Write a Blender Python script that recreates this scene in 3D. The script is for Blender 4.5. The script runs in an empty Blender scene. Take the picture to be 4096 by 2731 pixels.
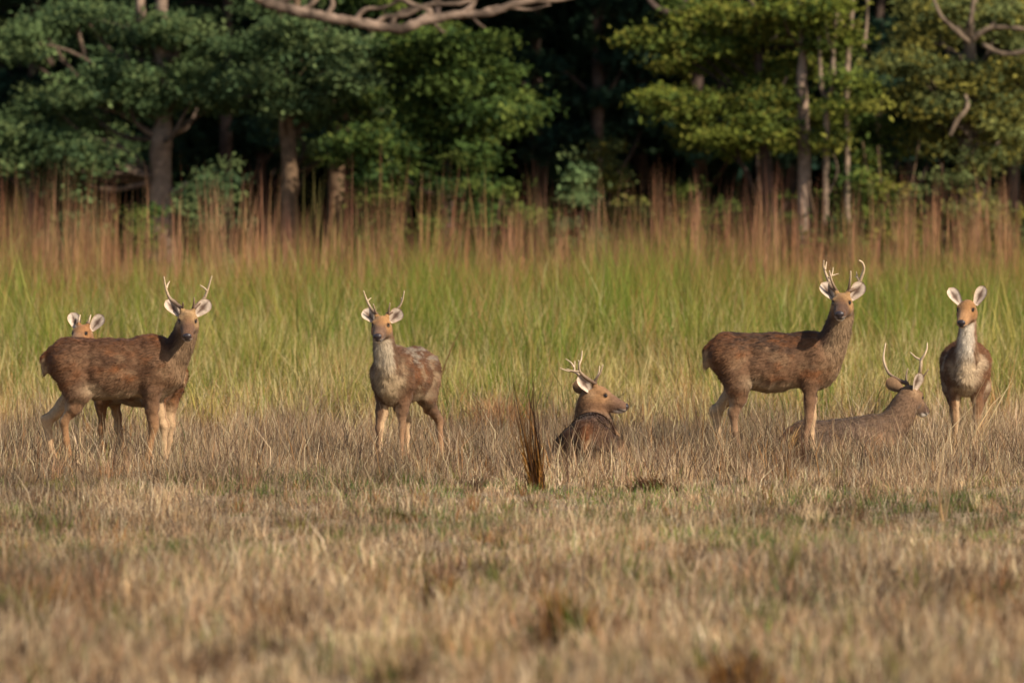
import bpy, math, random
import numpy as np
from mathutils import Vector, Matrix

SC = bpy.context.scene
COL = SC.collection
RNG = np.random.default_rng(11)
random.seed(11)

# ------------------------------------------------------------------ camera
CAM_Z, FPX, HORIZON = 3.0, 33600.0, 570.0        # metres, focal length in photo pixels, horizon row
cam_d = bpy.data.cameras.new('camera')
cam = bpy.data.objects.new('camera', cam_d); COL.objects.link(cam)
cam.location = (0, 0, CAM_Z)
cam.rotation_euler = (math.radians(90) - math.atan((1365.5 - HORIZON) / FPX), 0, 0)
cam_d.sensor_width = 36.0
cam_d.lens = FPX / 4096 * 36.0
cam_d.clip_start, cam_d.clip_end = 1.0, 2000.0
cam_d.dof.use_dof = True
cam_d.dof.focus_distance = 79.0
cam_d.dof.aperture_fstop = 2.4
SC.camera = cam

# ------------------------------------------------------------------ sky and sun
SUN_EL, SUN_AZ = math.radians(34), math.radians(133)     # azimuth clockwise from +Y
world = bpy.data.worlds.new('World'); SC.world = world; world.use_nodes = True
wn = world.node_tree
sky = wn.nodes.new('ShaderNodeTexSky'); sky.sky_type = 'NISHITA'; sky.sun_disc = False
sky.sun_elevation, sky.sun_rotation = SUN_EL, SUN_AZ
bgn = wn.nodes['Background']; bgn.inputs['Strength'].default_value = 0.11
wn.links.new(sky.outputs[0], bgn.inputs['Color'])
sun_d = bpy.data.lights.new('sun', 'SUN'); sun_d.energy = 5.0; sun_d.angle = math.radians(0.5)
sun_d.color = (1.0, 0.87, 0.70)
sun = bpy.data.objects.new('sun', sun_d); COL.objects.link(sun)
sv = Vector((math.cos(SUN_EL) * math.sin(SUN_AZ), math.cos(SUN_EL) * math.cos(SUN_AZ), math.sin(SUN_EL)))
sun.rotation_euler = sv.to_track_quat('Z', 'Y').to_euler()
sun.location = (20, -10, 40)

SC.view_settings.view_transform = 'Standard'
SC.view_settings.look = 'None'
SC.view_settings.exposure = 0.38
SC.view_settings.gamma = 1.0
SC.cycles.use_denoising = True
SC.cycles.max_bounces = 6
SC.cycles.transparent_max_bounces = 4

# ------------------------------------------------------------------ helpers
def lin(r, g, b):
    f = lambda c: (c / 255 / 12.92) if c / 255 <= .04045 else ((c / 255 + .055) / 1.055) ** 2.4
    return np.array([f(r), f(g), f(b)])

def at(px, py, Y):
    """a point of the place that lies at depth Y metres from the camera"""
    s = FPX / Y
    return np.array([(px - 2048) / s, Y, CAM_Z - (py - HORIZON) / s])

def smooth(a, b, x):
    t = np.clip((x - a) / (b - a), 0, 1)
    return t * t * (3 - 2 * t)

def vnoise(p, seed=0):
    """trilinear value noise, p (n,3) -> 0..1"""
    p = np.asarray(p, float); i = np.floor(p).astype(np.int64); f = p - i; f = f * f * (3 - 2 * f)
    def h(a):
        n = a[:, 0] * 374761393 + a[:, 1] * 668265263 + a[:, 2] * 2147483647 + seed * 974711
        n = (n ^ (n >> 13)) * 1274126177
        n = n ^ (n >> 16)
        return (n & 0xffff) / 65535.0
    r = 0
    for dx in (0, 1):
        for dy in (0, 1):
            for dz in (0, 1):
                w = (f[:, 0] if dx else 1 - f[:, 0]) * (f[:, 1] if dy else 1 - f[:, 1]) * (f[:, 2] if dz else 1 - f[:, 2])
                r = r + w * h(i + np.array([dx, dy, dz]))
    return r

def fbm(p, seed=0):
    A = np.array([[.8, .36, -.48], [-.6, .48, -.64], [0, .8, .6]])
    p = np.asarray(p, float) @ A.T; r = 0; a = .5; t = 0
    for k in range(4):
        r = r + a * vnoise(p, seed + k); t += a; a *= .55; p = (p @ A.T) * 2.03 + 7.1
    return r / t

def ground_z(x, y):
    x = np.asarray(x, float); y = np.asarray(y, float)
    z = 0.018 * np.sin(x * .9 + y * .31) + 0.02 * np.sin(y * .42 - x * .25 + 1.3)
    z = z - 0.15 * np.exp(-(((x - 3.35) / 1.1) ** 2 + ((y - 81.1) / .6) ** 2))
    return z

def mesh_np(name, verts, faces_list, cols=None, smooth_shade=False):
    """verts (n,3); faces_list: list of int arrays (m,k)"""
    me = bpy.data.meshes.new(name)
    verts = np.asarray(verts, np.float32)
    me.vertices.add(len(verts)); me.vertices.foreach_set('co', verts.ravel())
    nl = sum(f.size for f in faces_list); npol = sum(len(f) for f in faces_list)
    me.loops.add(nl); me.polygons.add(npol)
    me.loops.foreach_set('vertex_index', np.concatenate([f.ravel() for f in faces_list]).astype(np.int32))
    starts = []; o = 0
    for f in faces_list:
        k = f.shape[1]; starts.append(o + np.arange(len(f)) * k); o += f.size
    me.polygons.foreach_set('loop_start', np.concatenate(starts).astype(np.int32))
    if smooth_shade:
        me.polygons.foreach_set('use_smooth', np.ones(npol, bool))
    if cols is not None:
        a = me.color_attributes.new('Col', 'FLOAT_COLOR', 'POINT')
        c = np.ones((len(verts), 4), np.float32); c[:, :3] = np.clip(cols, 0, 1)
        a.data.foreach_set('color', c.ravel())
    me.update(calc_edges=True)
    return me

def link(name, me, mat, parent=None, **props):
    o = bpy.data.objects.new(name, me); COL.objects.link(o)
    if mat is not None and me is not None:
        me.materials.append(mat)
    if parent is not None:
        o.parent = parent
    for k, v in props.items():
        o[k] = v
    return o

def thing(name, label, cat, loc=(0, 0, 0), rz=0, group=None):
    o = bpy.data.objects.new(name, None); COL.objects.link(o)
    o.location = loc; o.rotation_euler = (0, 0, rz); o.empty_display_size = .2
    o['label'] = label; o['category'] = cat
    if group: o['group'] = group
    return o

# ------------------------------------------------------------------ materials
def new_mat(name):
    m = bpy.data.materials.new(name); m.use_nodes = True
    nt = m.node_tree
    return m, nt, nt.nodes['Principled BSDF'], nt.nodes['Material Output']

def leaf_mat(name, trans=.35, rough=.6, spec=.2):
    m, nt, p, out = new_mat(name)
    a = nt.nodes.new('ShaderNodeAttribute'); a.attribute_name = 'Col'
    nt.links.new(a.outputs['Color'], p.inputs['Base Color'])
    p.inputs['Roughness'].default_value = rough
    p.inputs['Specular IOR Level'].default_value = spec
    t = nt.nodes.new('ShaderNodeBsdfTranslucent')
    nt.links.new(a.outputs['Color'], t.inputs['Color'])
    mx = nt.nodes.new('ShaderNodeMixShader'); mx.inputs[0].default_value = trans
    nt.links.new(p.outputs[0], mx.inputs[1]); nt.links.new(t.outputs[0], mx.inputs[2])
    nt.links.new(mx.outputs[0], out.inputs['Surface'])
    return m

def col_mat(name, rough=.8, spec=.25, noise=0, nscale=60, bump=0, sheen=0):
    m, nt, p, out = new_mat(name)
    a = nt.nodes.new('ShaderNodeAttribute'); a.attribute_name = 'Col'
    src = a.outputs['Color']
    if noise or bump:
        tc = nt.nodes.new('ShaderNodeTexCoord')
        n = nt.nodes.new('ShaderNodeTexNoise'); n.inputs['Scale'].default_value = nscale; n.inputs['Detail'].default_value = 4
        nt.links.new(tc.outputs['Object'], n.inputs['Vector'])
        mr = nt.nodes.new('ShaderNodeMapRange'); mr.inputs['From Min'].default_value = .25; mr.inputs['From Max'].default_value = .75
        mr.inputs['To Min'].default_value = 1 - noise; mr.inputs['To Max'].default_value = 1 + noise
        nt.links.new(n.outputs['Fac'], mr.inputs['Value'])
        vm = nt.nodes.new('ShaderNodeVectorMath'); vm.operation = 'SCALE'
        nt.links.new(src, vm.inputs[0]); nt.links.new(mr.outputs[0], vm.inputs['Scale'])
        src = vm.outputs[0]
        if bump:
            b = nt.nodes.new('ShaderNodeBump'); b.inputs['Strength'].default_value = bump; b.inputs['Distance'].default_value = .02
            nt.links.new(n.outputs['Fac'], b.inputs['Height']); nt.links.new(b.outputs[0], p.inputs['Normal'])
    nt.links.new(src, p.inputs['Base Color'])
    p.inputs['Roughness'].default_value = rough
    p.inputs['Specular IOR Level'].default_value = spec
    if sheen:
        p.inputs['Sheen Weight'].default_value = sheen; p.inputs['Sheen Roughness'].default_value = .5
    return m

def plain_mat(name, col, rough, spec=.5):
    m, nt, p, out = new_mat(name)
    tc = nt.nodes.new('ShaderNodeTexCoord')
    n = nt.nodes.new('ShaderNodeTexNoise'); n.inputs['Scale'].default_value = 40
    nt.links.new(tc.outputs['Object'], n.inputs['Vector'])
    r = nt.nodes.new('ShaderNodeValToRGB')
    r.color_ramp.elements[0].color = (*[c * .75 for c in col], 1); r.color_ramp.elements[1].color = (*[c * 1.25 for c in col], 1)
    nt.links.new(n.outputs['Fac'], r.inputs[0]); nt.links.new(r.outputs[0], p.inputs['Base Color'])
    p.inputs['Roughness'].default_value = rough; p.inputs['Specular IOR Level'].default_value = spec
    return m

def ground_mat():
    m, nt, p, out = new_mat('dry_soil_and_litter')
    tc = nt.nodes.new('ShaderNodeTexCoord')
    n1 = nt.nodes.new('ShaderNodeTexNoise'); n1.inputs['Scale'].default_value = 1.1; n1.inputs['Detail'].default_value = 6
    n2 = nt.nodes.new('ShaderNodeTexNoise'); n2.inputs['Scale'].default_value = 45; n2.inputs['Detail'].default_value = 5
    for n in (n1, n2): nt.links.new(tc.outputs['Object'], n.inputs['Vector'])
    r1 = nt.nodes.new('ShaderNodeValToRGB'); r2 = nt.nodes.new('ShaderNodeValToRGB')
    r1.color_ramp.elements[0].color = (.20, .15, .09, 1); r1.color_ramp.elements[1].color = (.36, .27, .17, 1)
    r1.color_ramp.elements[0].position = .35; r1.color_ramp.elements[1].position = .65
    r2.color_ramp.elements[0].color = (.45, .45, .45, 1); r2.color_ramp.elements[1].color = (1.3, 1.25, 1.15, 1)
    nt.links.new(n1.outputs['Fac'], r1.inputs[0]); nt.links.new(n2.outputs['Fac'], r2.inputs[0])
    mx = nt.nodes.new('ShaderNodeMix'); mx.data_type = 'RGBA'; mx.blend_type = 'MULTIPLY'; mx.inputs[0].default_value = 1
    nt.links.new(r1.outputs[0], mx.inputs[6]); nt.links.new(r2.outputs[0], mx.inputs[7])
    nt.links.new(mx.outputs[2], p.inputs['Base Color'])
    p.inputs['Roughness'].default_value = .95; p.inputs['Specular IOR Level'].default_value = .1
    return m

M_GRASS = leaf_mat('grass_blades', .42, .55, .25)
M_LEAF = leaf_mat('tree_leaves', .3, .7, .08)
M_BARK = col_mat('bark', .9, .15, .45, 9, .8)
M_COAT = col_mat('deer_hide', .85, .15, .18, 55, .25, .08)
M_FUR = leaf_mat('deer_hair', .12, .7, .15)
M_ANTLER = col_mat('antler_bone', .5, .35, .25, 70, .2)
M_EAR = col_mat('ear_hide', .85, .15, .2, 60)
M_EYE = plain_mat('eye_gloss', (.012, .008, .006), .12, .6)
M_NOSE = plain_mat('nose_leather', (.03, .022, .024), .38, .5)

# ------------------------------------------------------------------ ground
def build_ground():
    xs = np.concatenate([np.linspace(-700, -16, 14), np.linspace(-13, 13, 80), np.linspace(16, 700, 14)])
    ys = np.concatenate([np.linspace(-300, 25, 10), np.linspace(30, 130, 220), np.linspace(140, 1200, 16)])
    X, Y = np.meshgrid(xs, ys)
    V = np.stack([X, Y, ground_z(X, Y)], -1).reshape(-1, 3)
    nx = len(xs); i = np.arange(len(ys) - 1)[:, None] * nx + np.arange(nx - 1)[None]
    i = i.ravel()
    F = np.stack([i, i + 1, i + nx + 1, i + nx], 1)
    link('ground', mesh_np('ground', V, [F], smooth_shade=True), ground_mat(), kind='structure')
build_ground()

# ------------------------------------------------------------------ grass blades
def blades(P, h, w, lean, kink, c0, c1, segs=2, face=None):
    """P (n,3) roots, h/w (n), lean (n,2) tip offset as a share of h, kink (n,2) mid offset; c0/c1 (n,3) root/tip colours"""
    n = len(P)
    ang = RNG.uniform(0, 2 * np.pi, n) if face is None else face
    W = np.stack([np.cos(ang), np.sin(ang), np.zeros(n)], 1) * (w / 2)[:, None]
    lv = np.linspace(0, 1, segs + 1)
    rows = []; cols = []
    for k, t in enumerate(lv):
        off = lean * (t ** 1.7) + kink * np.sin(np.pi * t)
        L2 = (lean ** 2).sum(1)
        zz = h * t * np.sqrt(np.clip(1 - .6 * np.clip(L2, 0, 1.4) * t, .12, 1))
        c = P + np.stack([off[:, 0] * h, off[:, 1] * h, zz], 1)
        cc = c0 * (1 - t) + c1 * t
        if k < segs:
            tw = 1 - .45 * t
            rows += [c - W * tw, c + W * tw]; cols += [cc, cc]
        else:
            rows.append(c); cols.append(cc)
    m = len(rows)
    V = np.stack(rows, 1).reshape(-1, 3); C = np.stack(cols, 1).reshape(-1, 3)
    b = np.arange(n)[:, None] * m
    quads = [b + np.array([[2 * k, 2 * k + 1, 2 * k + 3, 2 * k + 2]]) for k in range(segs - 1)]
    tri = b + np.array([[2 * (segs - 1), 2 * (segs - 1) + 1, 2 * segs]])
    return V, (np.concatenate(quads) if quads else np.zeros((0, 4), int)), tri, C

def merge_blades(parts):
    V, Q, T, C = [], [], [], []; o = 0
    for v, q, t, c in parts:
        V.append(v); Q.append(q + o); T.append(t + o); C.append(c); o += len(v)
    Q = np.concatenate(Q); T = np.concatenate(T)
    fl = [f for f in (Q, T) if len(f)]
    return np.concatenate(V), fl, np.concatenate(C)

def pick(pal, n, probs=None):
    pal = np.array(pal); i = RNG.choice(len(pal), n, p=probs)
    return pal[i] * RNG.uniform(.75, 1.25, (n, 1)) * RNG.uniform(.95, 1.05, (n, 3))

def scatter(y0, y1, dens, margin=2.2, ypow=1.0):
    wmax = y1 * .061 + margin
    n = int(dens * (y1 - y0) * 2 * wmax)
    y = RNG.uniform(y0, y1, n); x = RNG.uniform(-wmax, wmax, n)
    k = np.abs(x) < y * .061 + margin
    return x[k], y[k]

LYING = []     # (x, y, rx, ry) footprints of the lying deer: no blades grow through them
def clear_lying(x, y):
    k = np.ones(len(x), bool)
    for (cx, cy, rx, ry) in LYING:
        k &= ((x - cx) / rx) ** 2 + ((y - cy) / ry) ** 2 > 1
    return x[k], y[k]

STRAW = [lin(192, 164, 122), lin(166, 136, 98), lin(140, 111, 80), lin(216, 194, 154), lin(106, 82, 62), lin(178, 142, 92), lin(80, 61, 50)]
STRAW = [(c * .88 + c.mean() * .12) * 1.03 for c in STRAW]
STRAWP = [.25, .25, .17, .12, .09, .07, .05]
GREENS = [lin(104, 122, 52), lin(130, 134, 66), lin(88, 112, 58)]

def xy_noise(x, y, s, seed):
    return fbm(np.stack([x * s, y * s * .4, np.zeros(len(x)) + .5], 1), seed)

def dry_layer(y0, y1, dens, hmin, hmax, tall_frac, tall_h, green_frac, wmin, wmax, messy=.5):
    x, y = scatter(y0, y1, dens); x, y = clear_lying(x, y)
    pc = xy_noise(x, y, 3.2, 77)                       # thick and thin spots
    k = RNG.random(len(x)) < smooth(.3, .62, pc) * .7 + .3
    x, y, pc = x[k], y[k], pc[k]
    n = len(x)
    pn = xy_noise(x, y, 1.1, 3)
    h = RNG.uniform(hmin, hmax, n) * (.25 + 1.0 * smooth(.25, .75, pn) + .4 * pc)
    tall = RNG.random(n) < tall_frac * smooth(.3, .7, pn) * 2
    h[tall] = hmax + (tall_h - hmax) * RNG.random(tall.sum()) ** 1.6
    w = RNG.uniform(wmin, wmax, n)
    w[tall] *= .7
    a = RNG.uniform(0, 2 * np.pi, n); r = np.abs(RNG.normal(0, messy, n))
    flat = RNG.random(n) < .14; r[flat] = RNG.uniform(.9, 1.8, flat.sum())
    lean = np.stack([np.cos(a) * r, np.sin(a) * r], 1)
    kink = RNG.normal(0, .09, (n, 2))
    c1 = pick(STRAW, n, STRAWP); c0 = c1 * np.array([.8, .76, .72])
    pn2 = xy_noise(x, y, .5, 9)
    green = RNG.random(n) < green_frac * (smooth(.40, .66, pn2) * 1.6 * smooth(.35, .7, pc) * 1.6)
    green &= ~tall
    h[green] *= .8
    gc = pick(GREENS, green.sum())
    c1[green] = gc; c0[green] = gc * .85
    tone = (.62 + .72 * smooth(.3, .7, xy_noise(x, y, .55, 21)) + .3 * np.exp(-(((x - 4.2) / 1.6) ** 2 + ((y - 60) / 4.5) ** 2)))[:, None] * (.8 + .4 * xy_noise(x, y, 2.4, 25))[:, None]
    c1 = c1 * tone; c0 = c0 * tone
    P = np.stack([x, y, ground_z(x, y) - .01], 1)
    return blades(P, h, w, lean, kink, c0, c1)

def tufts(y0, y1, dens, hmin, hmax, wmin, wmax, rad, cols, probs, nmin=14, nmax=38, fan=.45):
    """bunches of blades that share a root, a height and a colour"""
    cx, cy = scatter(y0, y1, dens); cx, cy = clear_lying(cx, cy)
    m = len(cx); ch = RNG.uniform(hmin, hmax, m) * RNG.uniform(.7, 1.3, m); cc = pick(cols, m, probs); cl = RNG.normal(0, .12, (m, 2)); cr = rad * RNG.uniform(.5, 1.5, m)
    k = np.repeat(np.arange(m), RNG.integers(nmin, nmax, m)); n = len(k)
    o = RNG.normal(0, 1, (n, 2)) * cr[k][:, None]
    x = cx[k] + o[:, 0]; y = cy[k] + o[:, 1]
    h = ch[k] * RNG.uniform(.35, 1.05, n)
    lean = cl[k] + o / rad * fan * .35 + RNG.normal(0, fan * .4, (n, 2))
    c1 = cc[k] * RNG.uniform(.7, 1.3, (n, 1))
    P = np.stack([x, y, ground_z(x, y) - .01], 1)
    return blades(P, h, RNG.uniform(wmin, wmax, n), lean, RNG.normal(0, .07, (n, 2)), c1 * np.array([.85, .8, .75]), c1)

TUFT = [lin(206, 180, 140), lin(176, 140, 104), lin(128, 96, 68), lin(92, 68, 48), lin(124, 118, 60), lin(98, 108, 50), lin(150, 108, 62)]

# ------------------------------------------------------------------ deer
def rot_to(fwd, up=(0, 0, 1), roll=0.0):
    f = np.array(fwd, float); f /= np.linalg.norm(f)
    l = np.cross(np.array(up, float), f); l /= np.linalg.norm(l)
    u = np.cross(f, l)
    if roll:
        l, u = l * math.cos(roll) + u * math.sin(roll), u * math.cos(roll) - l * math.sin(roll)
    return np.stack([f, l, u], 1)      # columns

def sd_cone(p, a, b, ra, rb):
    ab = b - a; t = np.clip(((p - a) @ ab) / (ab @ ab), 0, 1)
    return np.linalg.norm(p - a - t[..., None] * ab, axis=-1) - (ra + (rb - ra) * t)

def sd_ell(p, c, r, R):
    q = (p - c) @ R
    k0 = np.linalg.norm(q / r, axis=-1); k1 = np.linalg.norm(q / r ** 2, axis=-1)
    return k0 * (k0 - 1) / np.maximum(k1, 1e-9)

class Prims:
    def __init__(s): s.L = []
    def cone(s, a, b, ra, rb, tag, k=.04):
        s.L.append(('c', np.array(a, float), np.array(b, float), ra, rb, tag, k))
    def chain(s, pts, rad, tag, k=.03):
        for i in range(len(pts) - 1): s.cone(pts[i], pts[i + 1], rad[i], rad[i + 1], tag, k)
    def ell(s, c, r, tag, R=np.eye(3), k=.06):
        s.L.append(('e', np.array(c, float), np.array(r, float), R, None, tag, k))
    def dist(s, q, p):
        return sd_cone(p, q[1], q[2], q[3], q[4]) if q[0] == 'c' else sd_ell(p, q[1], q[2], q[3])
    def bounds(s, q):
        if q[0] == 'c':
            r = max(q[3], q[4]); return np.minimum(q[1], q[2]) - r, np.maximum(q[1], q[2]) + r
        r = q[2].max(); return q[1] - r, q[1] + r

def surface(pr, h):
    lo = np.min([pr.bounds(q)[0] for q in pr.L], 0) - 4 * h; hi = np.max([pr.bounds(q)[1] for q in pr.L], 0) + 4 * h
    n = np.ceil((hi - lo) / h).astype(int) + 1
    F = np.full(n, .5, np.float32)
    ax = [lo[i] + np.arange(n[i]) * h for i in range(3)]
    for q in pr.L:
        a, b = pr.bounds(q); k = q[6]; m = k + 2.5 * h
        i0 = np.maximum(np.floor((a - m - lo) / h).astype(int), 0); i1 = np.minimum(np.ceil((b + m - lo) / h).astype(int) + 1, n)
        sl = tuple(slice(i0[j], i1[j]) for j in range(3))
        g = np.stack(np.meshgrid(ax[0][sl[0]], ax[1][sl[1]], ax[2][sl[2]], indexing='ij'), -1)
        d = pr.dist(q, g); A = F[sl]
        hh = np.clip(.5 + .5 * (d - A) / k, 0, 1)
        F[sl] = d * (1 - hh) + A * hh - k * hh * (1 - hh)
    ins = F < 0
    cnt = np.zeros(n - 1, np.int8)
    corners = [(i, j, k) for i in (0, 1) for j in (0, 1) for k in (0, 1)]
    s_ = lambda A, c: A[c[0]:A.shape[0] - 1 + c[0], c[1]:A.shape[1] - 1 + c[1], c[2]:A.shape[2] - 1 + c[2]]
    for c in corners: cnt += s_(ins, c)
    act = (cnt > 0) & (cnt < 8)
    idx = np.argwhere(act); vid = np.full(n - 1, -1, np.int64); vid[act] = np.arange(len(idx))
    vals = {c: F[idx[:, 0] + c[0], idx[:, 1] + c[1], idx[:, 2] + c[2]] for c in corners}
    acc = np.zeros((len(idx), 3)); num = np.zeros(len(idx))
    for c in corners:
        for axis in range(3):
            if c[axis] == 0:
                d = list(c); d[axis] = 1; d = tuple(d)
                v0, v1 = vals[c], vals[d]; x = (v0 < 0) != (v1 < 0)
                t = np.where(x, v0 / np.where(x, v0 - v1, 1), 0)
                pos = np.tile(np.array(c, float), (len(idx), 1)); pos[:, axis] = t
                acc[x] += pos[x]; num[x] += 1
    V = lo + (idx + acc / num[:, None]) * h
    Q = []
    for axis in range(3):
        o1, o2 = [(1, 2), (2, 0), (0, 1)][axis]
        sl0 = [slice(1, -1)] * 3; sl0[axis] = slice(0, -1); sl1 = list(sl0); sl1[axis] = slice(1, None)
        A = ins[tuple(sl0)]; B = ins[tuple(sl1)]
        e = np.argwhere(A != B); sgn = A[tuple(e.T)]
        base = e.copy()
        for j in range(3):
            if j != axis: base[:, j] += 1
        def vv(d1, d2):
            b = base.copy(); b[:, o1] -= d1; b[:, o2] -= d2
            return vid[tuple(b.T)]
        q = np.stack([vv(0, 0), vv(1, 0), vv(1, 1), vv(0, 1)], 1)
        q[~sgn] = q[~sgn][:, ::-1]
        Q.append(q)
    Q = np.concatenate(Q); Q = Q[(Q >= 0).all(1)]
    # light smoothing
    for _ in range(1):
        acc = np.zeros_like(V); num = np.zeros(len(V))
        for a, b in ((0, 1), (1, 2), (2, 3), (3, 0)):
            np.add.at(acc, Q[:, a], V[Q[:, b]]); np.add.at(num, Q[:, a], 1)
        V = V * .5 + acc / num[:, None] * .5
    return V, Q

def vert_normals(V, Q):
    fn = np.cross(V[Q[:, 2]] - V[Q[:, 0]], V[Q[:, 3]] - V[Q[:, 1]])
    N = np.zeros_like(V)
    for k in range(4): np.add.at(N, Q[:, k], fn)
    return N / np.maximum(np.linalg.norm(N, axis=1, keepdims=True), 1e-12)

def tube(pts, rad, sides=9, spline=6, jitter=0.0):
    """smooth tapered tube along a Catmull-Rom path with closed rounded ends"""
    pts = np.array(pts, float); rad = np.array(rad, float)
    if len(pts) > 2 and spline > 1:
        pp = np.concatenate([[2 * pts[0] - pts[1]], pts, [2 * pts[-1] - pts[-2]]]); out = []; ro = []
        for i in range(len(pts) - 1):
            for t in np.arange(spline) / spline:
                p0, p1, p2, p3 = pp[i:i + 4]
                out.append(.5 * ((2 * p1) + (-p0 + p2) * t + (2 * p0 - 5 * p1 + 4 * p2 - p3) * t * t + (-p0 + 3 * p1 - 3 * p2 + p3) * t ** 3))
                ro.append(rad[i] * (1 - t) + rad[i + 1] * t)
        out.append(pts[-1]); ro.append(rad[-1]); pts = np.array(out); rad = np.array(ro)
    T = np.gradient(pts, axis=0); T /= np.maximum(np.linalg.norm(T, axis=1, keepdims=True), 1e-9)
    ref = np.array([0, 0, 1.]) if abs(T[0, 2]) < .8 else np.array([1., 0, 0])
    V = []
    u = np.cross(T[0], ref); u /= np.linalg.norm(u)
    a = np.arange(sides) * 2 * np.pi / sides
    for i in range(len(pts)):
        u = u - T[i] * (u @ T[i]); u /= np.linalg.norm(u); v = np.cross(T[i], u)
        rr = rad[i] * (1 + (RNG.normal(0, jitter, sides) if jitter else 0))
        V.append(pts[i] + (np.cos(a) * rr)[:, None] * u + (np.sin(a) * rr)[:, None] * v)
    n = len(pts); V = np.concatenate(V + [[pts[0] - T[0] * rad[0] * .4], [pts[-1] + T[-1] * rad[-1] * .8]])
    i = np.arange(n - 1)[:, None] * sides; j = np.arange(sides)[None]; j2 = (j + 1) % sides
    Q = np.stack([i + j, i + j2, i + sides + j2, i + sides + j], -1).reshape(-1, 4)
    j = np.arange(sides); j2 = (j + 1) % sides
    c0 = np.stack([np.full(sides, n * sides), j2, j], 1); e = (n - 1) * sides
    c1 = np.stack([np.full(sides, n * sides + 1), e + j, e + j2], 1)
    return V, Q, np.concatenate([c0, c1])

def join_tubes(tl):
    V, Q, T = [], [], []; o = 0
    for v, q, t in tl:
        V.append(v); Q.append(q + o); T.append(t + o); o += len(v)
    return np.concatenate(V), np.concatenate(Q), np.concatenate(T)

def ellipsoid(c, r, R, nu=14, nv=9):
    u = np.arange(nu) * 2 * np.pi / nu; v = np.linspace(-np.pi / 2, np.pi / 2, nv)[1:-1]
    P = np.stack([np.outer(np.cos(v), np.cos(u)), np.outer(np.cos(v), np.sin(u)), np.outer(np.sin(v), np.ones(nu))], -1).reshape(-1, 3)
    P = np.concatenate([P, [[0, 0, -1], [0, 0, 1]]])
    V = c + (P * r) @ R.T
    m = nv - 2; i = np.arange(m - 1)[:, None] * nu; j = np.arange(nu)[None]; j2 = (j + 1) % nu
    Q = np.stack([i + j, i + j2, i + nu + j2, i + nu + j], -1).reshape(-1, 4)
    j = np.arange(nu); j2 = (j + 1) % nu
    T = np.concatenate([np.stack([np.full(nu, m * nu), j2, j], 1), np.stack([np.full(nu, m * nu + 1), (m - 1) * nu + j, (m - 1) * nu + j2], 1)])
    return V, Q, T

def ear_mesh(base, d, face, L, W, c_in, c_mid, c_out, c_rim):
    d = np.array(d, float); d /= np.linalg.norm(d)
    f = np.array(face, float); f -= d * (f @ d); f /= np.linalg.norm(f); s = np.cross(d, f)
    nu, nv = 11, 9; rows = []; cols = []
    for layer in (0, 1):
        for i in range(nu):
            t = i / (nu - 1)
            wid = W * (.42 + 1.5 * t - .75 * t * t) * math.sqrt(max(1 - max(t - .5, 0) ** 2 / .2504, 0)) if t > .5 else W * (.42 + 1.5 * t - .75 * t * t)
            wid = max(wid, .004)
            for j in range(nv):
                v = j / (nv - 1) * 2 - 1
                cup = (v * v) * wid * .26 * (1.2 - .8 * t)
                p = base + d * (t * L) + s * (v * wid * .5) + f * (cup - .015 + .03 * t)
                edge = max(abs(v), t ** 3)
                if layer == 0:
                    m = min(1, 1.5 * max(0, 1 - (abs(v) * 1.5 + abs(t - .5) * 1.7)))
                    c = c_in * (1 - m) + c_mid * m
                    c = c * (1 - smooth(.88, 1, edge) * .4) + c_rim * smooth(.88, 1, edge) * .4
                    c = c * RNG.uniform(.82, 1.12)
                else:
                    p = p - f * .007 * (1 - edge ** 4) - f * .002
                    c = c_out * RNG.uniform(.85, 1.15)
                rows.append(p); cols.append(c)
    V = np.array(rows); C = np.array(cols); n1 = nu * nv
    i = (np.arange(nu - 1)[:, None] * nv + np.arange(nv - 1)[None]).ravel()
    Qa = np.stack([i, i + 1, i + nv + 1, i + nv], 1); Qb = Qa[:, ::-1] + n1
    ring = [r * nv for r in range(nu)] + [(nu - 1) * nv + j for j in range(1, nv)] + [r * nv + nv - 1 for r in range(nu - 2, -1, -1)] + [j for j in range(nv - 2, 0, -1)]
    ring = np.array(ring); nx = np.roll(ring, -1)
    Qc = np.stack([ring, ring + n1, nx + n1, nx], 1)
    return V, np.concatenate([Qa, Qb, Qc]), C

STAG = dict(body=lin(101, 74, 53), back=lin(82, 54, 36), warm=lin(112, 69, 39), belly=lin(148, 128, 102), inner=lin(176, 146, 112),
            leg=lin(150, 112, 76), neck=lin(92, 66, 48), throat=lin(128, 104, 80), face=lin(116, 86, 60), crown=lin(146, 116, 80),
            muzzle=lin(104, 76, 58), chest=lin(128, 102, 76), tail=lin(104, 64, 36))
def pal(**k):
    d = dict(STAG); d.update(k); return d

def bez(p0, p1, p2, t):
    return (1 - t) ** 2 * p0 + 2 * t * (1 - t) * p1 + t * t * p2

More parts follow.
